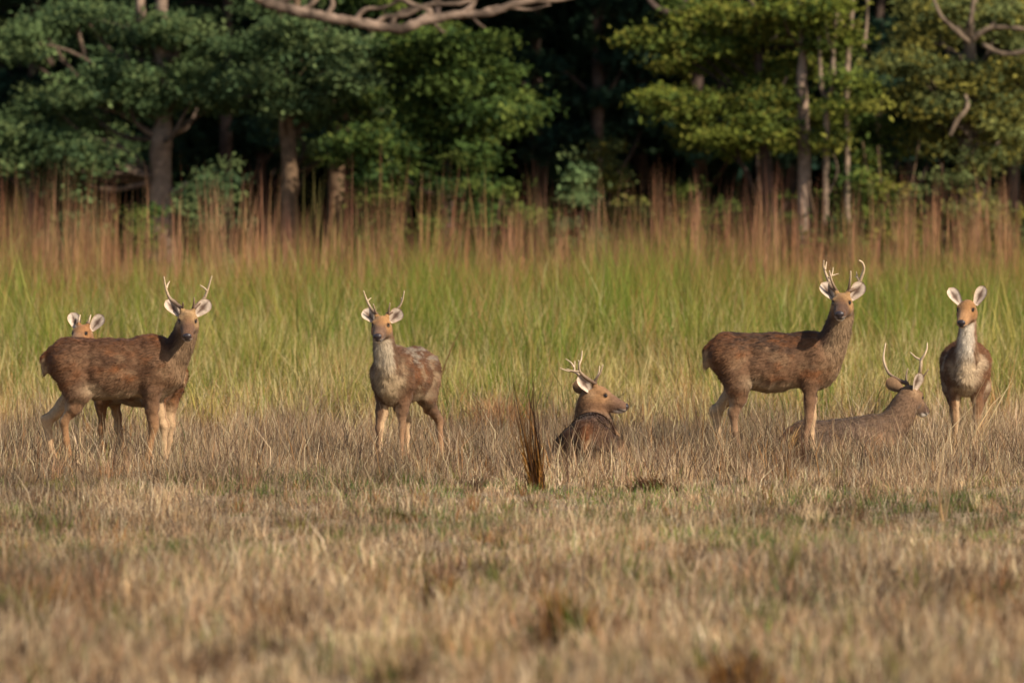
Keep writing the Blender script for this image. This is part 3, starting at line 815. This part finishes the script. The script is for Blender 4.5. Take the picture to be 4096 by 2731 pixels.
def green_belt():
    x, y = scatter(86, 113, 300)
    pc = xy_noise(x, y, 1.6, 78); k = RNG.random(len(x)) < smooth(.3, .6, pc) * .8 + .2 - .6 * smooth(91, 86, y)
    x, y = x[k], y[k]
    n = len(x)
    pn = xy_noise(x, y, .8, 31)
    hmean = np.interp(y, [86, 93, 100, 106, 113], [.38, .62, 1.0, 1.45, 1.85])
    h = hmean * RNG.uniform(.5, 1.1, n) * (.45 + 1.1 * pn)
    w = RNG.uniform(.005, .014, n)
    a = RNG.uniform(0, 2 * np.pi, n); r = np.abs(RNG.normal(0, .42, n))
    lean = np.stack([np.cos(a) * r, np.sin(a) * r], 1)
    g = np.interp(y, [86, 93, 99, 106, 113], [.22, .34, .42, .70, .88]) + (pn - .5) * 1.8 + .2 * smooth(0, 6, x) * smooth(98, 106, y)
    isg = RNG.random(n) < g
    cg = pick([lin(122, 130, 48), lin(146, 142, 64), lin(102, 116, 40), lin(158, 148, 74)], n)
    fr = .7 * smooth(99, 107, y)[:, None]; cg = cg * (1 - fr) + fr * pick([lin(112, 132, 44), lin(132, 142, 56), lin(98, 120, 40)], n)
    cd = pick([lin(200, 180, 122), lin(186, 158, 102), lin(214, 196, 142), lin(168, 130, 80)], n)
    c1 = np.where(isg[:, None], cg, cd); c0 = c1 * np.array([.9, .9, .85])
    rt = (RNG.random(n) < .2) & (y > 105); c1[rt] = pick([lin(188, 132, 84), lin(166, 112, 72)], rt.sum())
    tone = (.72 + .56 * xy_noise(x, y, 1.3, 35))[:, None]; c1 = c1 * tone; c0 = c0 * tone
    P = np.stack([x, y, ground_z(x, y) - .01], 1)
    GT = [lin(150, 146, 64), lin(112, 128, 42), lin(206, 186, 128), lin(172, 134, 84), lin(90, 104, 36), lin(180, 168, 92)]
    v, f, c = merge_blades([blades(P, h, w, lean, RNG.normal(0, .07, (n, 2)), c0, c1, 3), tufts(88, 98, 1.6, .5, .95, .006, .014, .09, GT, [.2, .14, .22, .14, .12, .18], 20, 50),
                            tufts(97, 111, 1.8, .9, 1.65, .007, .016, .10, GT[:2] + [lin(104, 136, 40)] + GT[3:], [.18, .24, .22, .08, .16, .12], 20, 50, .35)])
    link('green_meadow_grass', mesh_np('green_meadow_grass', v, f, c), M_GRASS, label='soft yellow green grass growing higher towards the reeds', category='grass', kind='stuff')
green_belt()

def reeds():
    cx, cy = scatter(109.5, 121, 8.0)                 # clumps of stalks
    pn = xy_noise(cx, cy, 1.2, 41)
    ch = 1.5 + 1.2 * RNG.random(len(cx)) ** 1.9 + (pn - .5) * 1.0
    big = RNG.random(len(cx)) < .08; ch[big] += RNG.uniform(.2, .65, big.sum())
    cw = RNG.uniform(.6, 1.4, len(cx)); ccol = 1.05 * pick([lin(164, 114, 88), lin(130, 86, 70), lin(190, 146, 110), lin(106, 70, 60), lin(172, 132, 84), lin(150, 138, 82)], len(cx), [.27, .2, .2, .13, .12, .08])
    k = np.repeat(np.arange(len(cx)), RNG.integers(4, 18, len(cx))); n = len(k)
    x = cx[k] + RNG.normal(0, .04, n) * cw[k]; y = cy[k] + RNG.normal(0, .07, n)
    h = ch[k] * (1 - .55 * RNG.random(n) ** 2.2)
    w = RNG.uniform(.007, .017, n)
    a = RNG.uniform(0, 2 * np.pi, n); r = np.abs(RNG.normal(0, .06, n))
    odd = RNG.random(n) < .01; r[odd] = .45
    lean = np.stack([np.cos(a) * r, np.sin(a) * r], 1)
    c1 = ccol[k] * RNG.uniform(.55, 1.35, (n, 1))
    c0 = pick([lin(160, 132, 76), lin(146, 138, 64), lin(172, 120, 80)], n)
    P = np.stack([x, y, ground_z(x, y) - .01], 1)
    A = blades(P, h, w, lean, RNG.normal(0, .012, (n, 2)), c0, c1, 3)
    # leaves at the foot of the reeds
    x, y = scatter(108, 120, 100); n = len(x)
    h = RNG.uniform(.7, 1.5, n); a = RNG.uniform(0, 2 * np.pi, n); r = np.abs(RNG.normal(0, .3, n))
    lean = np.stack([np.cos(a) * r, np.sin(a) * r], 1)
    c1 = pick([lin(130, 142, 54), lin(150, 140, 68), lin(186, 138, 84), lin(170, 122, 78)], n)
    P = np.stack([x, y, ground_z(x, y) - .01], 1)
    B = blades(P, h, RNG.uniform(.010, .02, n), lean, RNG.normal(0, .04, (n, 2)), c1 * .85, c1, 3)
    v, f, c = merge_blades([A, B])
    link('red_brown_reeds', mesh_np('red_brown_reeds', v, f, c), M_GRASS, label='tall red brown reed stalks in front of the forest edge', category='reeds', kind='stuff')
reeds()

def tussock(label, px, py, Y, n, hgt, spread, lean_x, pal_, wid=.009, name='grass_tussock', cat='grass tuft', group=None, lean_r=.15, power=1.0):
    p = at(px, py, Y); gx, gy = p[0], Y
    root = thing(name, label, cat, gl(gx, gy), 0, group)
    x = RNG.normal(0, spread, n); y = RNG.normal(0, spread * .8, n)
    h = hgt * (.2 + .8 * RNG.random(n) ** power) * np.exp(-(x / (spread * 2.4)) ** 2)
    lean = np.stack([lean_x + x * 1.4 + RNG.normal(0, lean_r, n), RNG.normal(0, .12, n)], 1)
    c1 = pick(pal_, n); c0 = c1 * np.array([.95, .85, .7])
    v, f, c = merge_blades([blades(np.stack([x, y, np.zeros(n) - .01], 1), h, RNG.uniform(wid * .6, wid * 1.3, n), lean, RNG.normal(0, .05, (n, 2)), c0, c1, 3)])
    link('stems', mesh_np('stems', v, f, c), M_GRASS, root, kind='stuff')
    return root
DARK = [lin(112, 78, 42), lin(76, 52, 34), lin(140, 98, 46), lin(60, 42, 32), lin(166, 120, 58)]
CLOD = [lin(92, 62, 38), lin(62, 43, 30), lin(116, 80, 44)]
tussock('tall dark brown tussock of burnt upright stems in front of the lying stag', 2150, 1960, 72.6, 130, 1.35, .032, -.14, DARK, .013, power=2.6, lean_r=.12)
tussock('low dark brown flattened clump lying in the pale stubble', 2620, 1950, 72.6, 420, .19, .11, -.5, CLOD, .016, lean_r=.35)
tussock('short brown upright tuft in the stubble before the doe', 3870, 1890, 76.2, 70, .17, .08, .05, DARK, .008)
tussock('dim green brown clump sunk in the cropped stubble', 1560, 2085, 66.5, 220, .16, .10, .1, [lin(84, 84, 30), lin(76, 58, 26), lin(96, 92, 40)], .012, lean_r=.4)
tussock('blurred dark brown tuft with green shoots amid the tall straw', 2270, 2590, 50.0, 320, .42, .10, -.05, DARK + [lin(96, 100, 36)], .014)
tussock('blurred russet tuft at the border of the straw', 2960, 2800, 45.4, 260, .30, .12, -.1, DARK, .014)
tussock('tan clump of bent straw beside the lying antlered stag', 3420, 1690, 86, 260, .62, .16, -.1, STRAW, .010, lean_r=.4)
tussock('pale fan of long straw stems leaning right of the doe', 3880, 1810, 80.4, 36, 1.0, .05, .5, [lin(216, 192, 150), lin(196, 168, 124)], .011, lean_r=.12)
tussock('tall pale lone stalks rising blurred out of the stubble', 3770, 2080, 66.8, 6, .95, .02, .06, [lin(206, 180, 140)], .02, lean_r=.05, name='dry_stalk', power=.4)
tussock('dark bare twig leaning beside the doe', 3730, 1800, 80.2, 2, .5, .01, .42, [lin(60, 46, 40)], .012, lean_r=.03, name='dry_twig', power=.2)
tussock('long seed stalk drooping over the green grass', 1740, 1700, 88.0, 3, 1.75, .02, .35, [lin(150, 110, 70)], .014, lean_r=.05, name='seed_stalk', power=.3)
tussock('sheaf of straw leaning at the forefoot of the large stag', 3150, 1850, 79.0, 30, .42, .05, .40, [lin(196, 160, 104), lin(180, 140, 84)], .008, lean_r=.12)
tussock('russet mound of dead grass behind the meadow straw', 1990, 1690, 86.5, 420, .52, .16, .1, [lin(170, 128, 88), lin(146, 106, 72), lin(184, 146, 102)], .012, lean_r=.5)

# ------------------------------------------------------------------ trees
def leaf_cloud(centers, radii, per, leaf, cols, clump_r=.16, shell=.55):
    """leaf clumps spread through ellipsoids; returns verts, quads, colours"""
    P, C = [], []
    sub = []
    for c, r, n in zip(centers, radii, per):          # every spray breaks up into uneven smaller ones
        m = 5
        for _ in range(m):
            sub.append((c + RNG.normal(0, .48, 3) * r, r * RNG.uniform(.3, .72) * np.array([1, 1, RNG.uniform(.6, 1.2)]), max(int(n / m * RNG.uniform(.5, 1.5)), 4)))
    for c, r, n in sub:
        nc = max(int(n / 45), 1)
        d = RNG.normal(0, 1, (nc, 3)); d /= np.linalg.norm(d, axis=1, keepdims=True)
        q = d * (RNG.random((nc, 1)) ** (1 / 3) * (1 - shell) + shell * RNG.uniform(.75, 1.0, (nc, 1))) * r
        tone = RNG.uniform(.6, 1.35, nc)
        hue = RNG.choice(len(cols), nc)
        k = RNG.integers(0, nc, n)
        off = RNG.normal(0, 1, (n, 3)) * np.array([clump_r, clump_r, clump_r * .42])
        P.append(c + q[k] + off)
        C.append(.84 * np.array(cols)[hue[k]] * tone[k][:, None] * RNG.uniform(.75, 1.25, (n, 1)))
    P = np.concatenate(P); C = np.concatenate(C); n = len(P)
    nn = RNG.normal(0, .75, (n, 3)) + np.array([.25, -.45, .75]); nn /= np.linalg.norm(nn, axis=1, keepdims=True)
    t = np.cross(nn, RNG.normal(0, 1, (n, 3))); t /= np.linalg.norm(t, axis=1, keepdims=True); b = np.cross(nn, t)
    L = (leaf * RNG.uniform(.5, 1.5, n))[:, None]; W = L * RNG.uniform(.38, .6, (n, 1))
    V = np.stack([P - t * L * .5, P + b * W * .5 - t * L * .05, P + t * L * .5, P - b * W * .5 - t * L * .05], 1).reshape(-1, 3)
    return V, np.arange(n * 4).reshape(-1, 4), np.repeat(C, 4, 0)

BARK_GREY = lin(122, 104, 90); BARK_BROWN = lin(104, 84, 66); BARK_PALE = lin(168, 146, 124); BARK_DARK = lin(72, 60, 54)

def tree(label, Y, trunk, clouds, cols, bark, leaf=.085, extra_limbs=(), upper=True, group='trees at the forest edge', name='forest_tree', dens=1.0, cat='tree', upper_cols=None, fill=0):
    """trunk: list of (px, py, r_px) from the foot upwards; clouds: (px, py, rx, ry[, dY]) in the picture's scale at depth Y"""
    s = FPX / Y
    foot = at(trunk[0][0], trunk[0][1], Y); base = np.array(gl(foot[0], Y))
    root = thing(name, label, cat, tuple(base), 0, group)
    pts = [np.array([foot[0], Y, base[2] - .15])] + [at(px, py, Y) + np.array([0, RNG.normal(0, .05), 0]) for px, py, r in trunk[1:]]
    rad = [r / s for _, _, r in trunk]
    rad[0] *= 1.35
    if upper:                      # the trunk goes on above the picture into the crown
        top = pts[-1]
        pts += [top + np.array([RNG.normal(0, .3), .2, 3.0]), top + np.array([RNG.normal(0, .6), .3, 6.5])]; rad += [rad[-1] * .8, rad[-1] * .4]
    pts = np.array(pts)
    v, q, t = tube(pts - base, rad, 12, 5, .05)
    link('trunk', mesh_np('trunk', v, [q, t], np.tile(bark, (len(v), 1)) * (.75 + .5 * vnoise(v * np.array([6, 6, 2.0]), 3))[:, None], True), M_BARK, root)
    cen, rr, per = [], [], []
    fx = [c[0] for c in clouds]
    clouds = list(clouds) + [(RNG.uniform(min(fx), max(fx)), RNG.uniform(-20, 640), RNG.uniform(70, 150), RNG.uniform(35, 70), RNG.uniform(1.2, 3.2)) for _ in range(fill)]
    for cl in clouds:
        px, py, rx, ry = cl[:4]; dY = cl[4] if len(cl) > 4 else RNG.uniform(-.9, .3)
        c = at(px, py, Y + dY); r = np.array([rx / s * .92, rx / s * .7, ry / s * .72])
        cen.append(c); rr.append(r); per.append(int(dens * max(160, 5200 * r[0] * r[2] + 1500 * r[0])))
        # limb to the cloud
        j = np.argmin(np.abs(pts[:, 2] - (c[2] - .5 - .25 * abs(c[0] - pts[0, 0]))))
        j = max(j, 1) if len(pts) > 1 else 0
        a = pts[j]
        m = (a + c) / 2 + np.array([0, 0, .12 * abs(c[0] - a[0]) * RNG.choice([-1, 1])]) + RNG.normal(0, .08, 3)
        r0 = min(rad[j] * .5, .05)
        v, q, t = tube(np.array([a, m, c]) - base, [r0, r0 * .6, r0 * .25], 7, 5, .06)
        link('limb', mesh_np('limb', v, [q, t], np.tile(bark * .5, (len(v), 1)), True), M_BARK, root)
    for pl, r0, r1 in extra_limbs:
        pw = np.array([at(p[0], p[1], Y + (p[2] if len(p) > 2 else 0)) for p in pl])
        v, q, t = tube(pw - base, np.linspace(r0, r1, len(pw)) / s * RNG.uniform(.82, 1.2, len(pw)), 9, 6, .13)
        link('limb', mesh_np('limb', v, [q, t], np.tile(bark * .85, (len(v), 1)) * (.35 + 1.1 * smooth(.3, .7, fbm(v * 5, 9)))[:, None], True), M_BARK, root)
    if cen:
        V, Q, C = leaf_cloud([c - base for c in cen], rr, per, leaf, cols)
        link('foliage', mesh_np('foliage', V, [Q], C), M_LEAF, root, kind='stuff')
    if upper:
        cx = pts[-2] - base
        cc, r2, p2 = [], [], []
        for _ in range(14):
            cc.append(cx + np.array([RNG.uniform(-3, 3), RNG.uniform(.8, 5.5), RNG.uniform(.2, 6.5)])); r2.append(np.array([1.7, 1.7, 1.0])); p2.append(130)
        V, Q, C = leaf_cloud(cc, r2, p2, .42, upper_cols or cols, .5)
        link('crown', mesh_np('crown', V, [Q], C), M_LEAF, root, kind='stuff')
    return root

BLUEG = [lin(96, 110, 64), lin(82, 98, 58), lin(110, 120, 70), lin(74, 90, 56)]
MIDG = [lin(84, 98, 42), lin(72, 90, 40), lin(100, 108, 46), lin(62, 80, 40)]
YELG = [lin(108, 116, 46), lin(94, 106, 46), lin(124, 124, 54), lin(78, 94, 44)]
DIMG = [lin(44, 66, 52), lin(38, 60, 50), lin(52, 70, 50)]  # leaf greens darkened and blued, deep forest shade put into the colour
GREYG = [lin(104, 112, 66), lin(90, 100, 60), lin(120, 122, 66), lin(126, 120, 56)]

BOUGH = [([(650, -420, 0), (860, -160, -2), (960, -60, -3), (1060, 5, -3), (1180, 45, -3), (1300, 70, -3), (1400, 85, -3), (1500, 105, -3), (1600, 115, -3), (1700, 85, -3), (1830, 60, -3), (1960, 55, -3), (2050, 20, -3), (2180, -10, -3), (2300, -60, -3)], 30, 11),
                  ([(1650, 100, -3), (1720, 50, -3), (1650, 20, -3), (1560, -20, -3)], 14, 9), ([(1830, 65, -3), (1890, 20, -3), (1900, -40, -3)], 14, 9), ([(1720, 75, -3), (1760, 120, -3), (1780, 130, -3)], 8, 4), ([(1880, 62, -3), (1920, 100, -3), (1940, 112, -3)], 7, 4),
                  ([(1300, 70, -3), (1330, 20, -3), (1310, -50, -3)], 10, 8), ([(1960, 55, -3), (2100, 10, -3), (2250, 0, -3), (2400, -40, -3)], 10, 7), ([(1100, 20, -3), (1150, 0, -3), (1210, -40, -3)], 16, 12), ([(1420, 85, -3), (1460, 40, -3), (1540, 30, -3), (1640, -20, -3)], 10, 6), ([(1560, 105, -3), (1600, 50, -3), (1700, 30, -3), (1780, -20, -3)], 11, 7),
         ([(1500, 100, -3), (1540, 70, -3), (1620, 60, -3), (1720, 20, -3), (1840, 15, -3), (1960, -30, -3)], 12, 8), ([(1200, 50, -3), (1250, 15, -3), (1290, -40, -3)], 14, 9), ([(1900, 60, -3), (1990, 30, -3), (2120, 40, -3), (2200, 20, -3)], 8, 4)]      # pale bough reaching out over the reeds
BLUEG = [c * np.array([.9, 1, 1.15]) for c in BLUEG]; MIDG = [c * np.array([.92, 1, 1.15]) for c in MIDG]
tree('forest tree with layered blue green sprays, a forked grey trunk and a pale bough', 125.0,
     [(645, 1370, 52), (640, 720, 46), (648, 560, 44), (655, 470, 36), (650, 250, 30), (648, 60, 26), (650, -60, 24)],
     [(160, 110, 190, 80), (330, 60, 150, 60), (90, 160, 120, 60), (400, 300, 230, 80), (560, 270, 150, 60), (740, 290, 170, 80), (650, 400, 200, 70), (790, 360, 130, 60),
      (520, 130, 110, 70), (640, 150, 140, 70), (720, 110, 80, 70), (200, 560, 170, 60), (110, 620, 180, 90), (400, 600, 130, 60), (330, 660, 130, 55), (240, 740, 110, 60), (60, 520, 110, 60), (300, 380, 150, 50), (500, 380, 120, 60), (820, 160, 90, 60), (860, 420, 80, 50), (180, 400, 90, 40)],
     BLUEG, BARK_GREY, extra_limbs=[([(650, 480), (560, 430), (510, 330), (505, 210)], 14, 6), ([(655, 520), (720, 520), (760, 480)], 13, 9), ([(650, 500), (590, 300, .3), (565, 100, .4), (560, -60, .5)], 26, 18),
                                    ([(650, 760), (700, 765), (750, 730)], 10, 12), ([(345, 240), (320, 150), (305, 70)], 10, 7), ([(210, 260), (180, 205), (155, 165)], 11, 6)] + BOUGH, fill=16)
tree('forest tree with straight sunlit trunk under a wide dark green shelf of leaves', 124.0,
     [(1160, 1370, 40), (1158, 850, 36), (1160, 700, 33), (1152, 560, 33), (1145, 470, 28), (1160, 250, 20), (1180, 60, 16), (1185, -60, 14)],
     [(1100, 140, 170, 60), (1300, 120, 200, 55), (1430, 180, 130, 70), (1000, 200, 110, 55), (1180, 230, 190, 60), (1390, 300, 140, 55), (1250, 340, 160, 55), (1080, 330, 150, 50), (1150, 410, 170, 50), (1250, 470, 60, 40), (1480, 250, 90, 70), (1330, 250, 100, 50)],
     BLUEG, BARK_BROWN, fill=12)
tree('forest tree with dark forked trunk beside the straight sunlit one', 126.5,
     [(1330, 1360, 40), (1345, 800, 34), (1350, 620, 30), (1368, 520, 30), (1385, 430, 22), (1430, 330, 18), (1480, 260, 14)],
     [(1420, 380, 90, 45), (1540, 230, 90, 60), (1330, 350, 80, 50)], BLUEG, BARK_BROWN, upper=True,
     extra_limbs=[([(1365, 530), (1420, 490), (1480, 450), (1530, 440)], 16, 5), ([(1350, 560), (1310, 480), (1300, 420)], 14, 6), ([(1540, 300, -.3), (1600, 220, -.4), (1640, 150, -.5)], 10, 14)])
tree('bushy leafy green tree hanging over the dark gap in the forest', 123.5,
     [(1800, 1380, 30), (1790, 800, 24), (1780, 500, 20), (1760, 250, 16), (1750, -40, 14)],
     [(1700, 190, 170, 90), (1900, 160, 160, 90), (1680, 330, 130, 80), (1850, 300, 170, 90), (1990, 300, 100, 90), (1760, 440, 150, 80), (1700, 520, 100, 60), (1880, 480, 140, 70), (1960, 480, 70, 60), (1850, 560, 70, 60), (2020, 400, 60, 60), (1640, 260, 100, 80), (1640, 640, 140, 80), (1800, 650, 130, 70), (1480, 560, 110, 70), (1560, 620, 150, 80), (1420, 640, 90, 60)],
     MIDG, BARK_DARK, .095, fill=10)
tree('leafy yellow green forest tree drooping over the dark hollow', 123.0,
     [(3085, 1390, 32), (3080, 900, 26), (3050, 500, 22), (3030, 200, 18), (3000, -40, 16)],
     [(2960, 60, 190, 80), (3080, 90, 150, 70), (2800, 60, 100, 70), (3290, 100, 110, 90), (3320, 190, 90, 60), (2840, 200, 170, 70), (2980, 260, 160, 80), (2750, 170, 110, 50), (2720, 400, 150, 60), (2640, 420, 80, 45), (2880, 430, 150, 70), (3040, 320, 110, 80), (3030, 430, 90, 70), (2930, 540, 120, 50), (3060, 520, 90, 60), (3100, 390, 60, 90), (2560, 150, 60, 70)],
     YELG, BARK_DARK, .095, fill=12, extra_limbs=[([(2700, 60, .5), (2640, 40, .5), (2600, 5, .5), (2570, -60, .5)], 12, 12), ([(2700, 60, .4), (2735, 5, .4), (2750, -80, .4)], 12, 12)])
tree('forest tree with smooth stout pinkish grey trunk standing clear of leaves', 122.4,
     [(3218, 1380, 34), (3216, 900, 28), (3216, 640, 26), (3214, 480, 25), (3206, 340, 22), (3210, 200, 14), (3205, 60, 12), (3200, -60, 11)],
     [(3300, 40, 90, 60), (3130, 30, 80, 50)], YELG, BARK_GREY * 1.05, dens=.8)
tree('slender pale sapling forking in a Y before the dark leaves', 122.0,
     [(3300, 1380, 14), (3303, 800, 12), (3305, 500, 11), (3306, 410, 11), (3330, 340, 9), (3332, 230, 9), (3340, 100, 8), (3350, -60, 8)],
     [(3330, 150, 80, 70), (3300, 40, 90, 60), (3310, 560, 60, 60)], YELG, BARK_PALE * .55, upper=False, extra_limbs=[([(3305, 410), (3285, 340), (3280, 240), (3275, 150)], 10, 7)])
tree('slender pale stem rising bare above yellow green bushes', 122.2,
     [(3390, 1380, 12), (3388, 700, 11), (3388, 330, 11), (3394, 200, 12), (3405, 60, 10), (3410, -60, 10)],
     [(3400, 320, 70, 60), (3390, 420, 100, 60)], YELG, BARK_PALE * .55, upper=False, extra_limbs=[([(3394, 120), (3360, 80), (3350, 10)], 7, 5), ([(3455, 200, .6), (3465, 100, .6), (3470, -60, .6)], 8, 8)])
tree('old forest tree with grey crooked spreading limbs draped in creepers', 123.2,
     [(3900, 1390, 52), (3880, 900, 44), (3870, 560, 40), (3880, 300, 34), (3875, 170, 22), (3880, 60, 14), (3885, -60, 12)],
     [(3700, 290, 140, 80), (3620, 250, 90, 60), (3830, 300, 140, 90), (3980, 300, 130, 80), (4060, 380, 110, 90), (3900, 430, 150, 90), (3750, 430, 130, 80), (4020, 520, 120, 90), (3850, 560, 120, 80), (3730, 560, 120, 70), (3960, 640, 110, 60), (3650, 400, 90, 70), (4040, 100, 100, 80), (3780, 60, 110, 70), (4080, 230, 70, 60)],
     GREYG, BARK_PALE * .4, fill=10, extra_limbs=[([(3875, 170, -1.0), (3810, 110, -1.1), (3760, 60, -1.1), (3720, -40, -1.0)], 11, 6), ([(3885, 160, -1.0), (3950, 115, -1.1), (4020, 110, -1.1), (4120, 120, -1.1)], 11, 8),
      ([(3930, 180, -1.0), (3990, 210, -1.1), (4060, 215, -1.1), (4130, 190, -1.1)], 10, 8), ([(3880, 150, -1.0), (3880, 90, -1.1), (3890, 20, -1.1), (3895, -60, -1.1)], 11, 7), ([(3862, 380, -1.0), (3868, 430, -1.1), (3830, 480, -1.1), (3800, 540, -1.1)], 7, 9)])
# dim trees inside the forest
for i, (px, Y, r, kx) in enumerate([(120, 134, 26, .2), (430, 138, 22, -.1), (900, 133, 30, .1), (1050, 141, 24, -.2), (1560, 136, 28, .1), (2150, 139, 26, -.1), (2380, 134, 30, .15),
                                    (2560, 143, 24, .1), (2800, 136, 26, -.15), (3160, 139, 22, .1), (3500, 134, 24, .2), (3640, 141, 22, -.2), (4050, 135, 28, .1)]):
    cl = [(px + random.uniform(-260, 260), random.uniform(-20, 620), random.uniform(110, 210), random.uniform(60, 110), random.uniform(-1.5, 1.5)) for _ in range(9)]
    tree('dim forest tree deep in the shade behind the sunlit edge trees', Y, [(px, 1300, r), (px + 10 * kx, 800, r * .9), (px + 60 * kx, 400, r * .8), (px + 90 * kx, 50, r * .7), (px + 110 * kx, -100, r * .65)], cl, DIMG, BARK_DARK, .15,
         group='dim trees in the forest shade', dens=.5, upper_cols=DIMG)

# shrubs below the trees
def shrub(label, px, Y, top, wpx, cols, leaf=.085, group='shrubs along the forest foot'):
    s = FPX / Y; foot = at(px, 0, Y); base = np.array(gl(foot[0], Y)); H_ = CAM_Z - (top - HORIZON) / s - base[2]
    root = thing('shrub', label, 'shrub', tuple(base), 0, group)
    tl = []; cen = []; rr = []; per = []
    for k in range(6):
        x = random.uniform(-.8, .8) * wpx / s; z = H_ * random.uniform(.45, .86)
        tl.append(tube(np.array([[x * .1, 0, -.1], [x * .5, random.uniform(-.1, .1), z * .55], [x, random.uniform(-.2, .2), z]]), [.03, .02, .008], 6, 4))
    v, q, t = join_tubes(tl)
    link('stem', mesh_np('stem', v, [q, t], np.tile(BARK_BROWN, (len(v), 1)), True), M_BARK, root)
    w = wpx / s
    for k in range(9):
        x = random.uniform(-.75, .75) * w; z = H_ * (random.uniform(.35, .92) - .25 * (x / w) ** 2); r = np.array([w * .42, .45, H_ * .16])
        cen.append(np.array([x, random.uniform(-.35, .35), z])); rr.append(r); per.append(int(200 + 1200 * r[0] * r[2]))
    V, Q, C = leaf_cloud(cen, rr, per, leaf, cols, .13)
    link('foliage', mesh_np('foliage', V, [Q], C), M_LEAF, root, kind='stuff')
shrub('blue green shrub spreading low beside the forked grey trunk', 820, 122.5, 570, 150, BLUEG)
shrub('small green bush at the foot of the forked grey trunk', 570, 121.5, 770, 60, MIDG)
shrub('rounded leafy bush below the bushy tree in front of the dark gap', 1900, 122, 640, 260, MIDG)
shrub('dark green bush under the bushy tree near the straight trunk', 1560, 123, 640, 200, MIDG)
shrub('upright grey green bush standing alone in the dark gap', 2320, 122.6, 630, 110, BLUEG)
shrub('pale grey green bush lit inside the dark hollow', 2440, 126, 450, 120, GREYG)
shrub('small fresh green bush before the black hollow', 2760, 122.4, 660, 130, MIDG)
shrub('bright yellow green bush right of the pinkish trunk', 3560, 122.6, 420, 180, YELG)
shrub('green bush at the foot of the pinkish trunk', 3340, 122.2, 600, 190, MIDG)
shrub('olive bush below the crooked creeper draped tree', 3760, 122.8, 600, 190, GREYG)
shrub('tall olive bush between the pinkish trunk and the crooked tree', 3480, 124, 330, 150, MIDG)
shrub('dusky bush at the dark corner under the crooked tree', 4000, 123.4, 640, 150, GREYG)
shrub('blue green low bush under the layered sprays', 240, 122.3, 700, 180, BLUEG)

# woodland behind, unseen sun-blocking canopy added above: nobody could count its leaves
def woodland():
    n = 46000
    P = np.stack([RNG.uniform(-34, 46, n), RNG.uniform(126.8, 168, n), RNG.uniform(6.6, 19, n)], 1)
    m = 52000
    P2 = np.stack([RNG.uniform(-28, 32, m), RNG.uniform(146, 176, m), RNG.uniform(0, 10, m)], 1)
    out = []
    for PP, L, up in ((P, .95, .8), (P2, .85, .2)):
        k = len(PP)
        nn = RNG.normal(0, .7, (k, 3)) + np.array([0, -.5, up]); nn /= np.linalg.norm(nn, axis=1, keepdims=True)
        t = np.cross(nn, RNG.normal(0, 1, (k, 3))); t /= np.linalg.norm(t, axis=1, keepdims=True); b = np.cross(nn, t)
        l = (L * RNG.uniform(.6, 1.3, k))[:, None]
        V = np.stack([PP - t * l * .5, PP + b * l * .3, PP + t * l * .5, PP - b * l * .3], 1).reshape(-1, 3)
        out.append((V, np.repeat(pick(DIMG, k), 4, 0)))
    V = np.concatenate([o[0] for o in out]); C = np.concatenate([o[1] for o in out])
    link('woodland_and_shade_canopy', mesh_np('woodland_and_shade_canopy', V, [np.arange(len(V)).reshape(-1, 4)], C), M_LEAF, label='dark mass of forest leaves behind the edge trees, with an unseen canopy added overhead for shade', category='woodland', kind='stuff')
woodland()
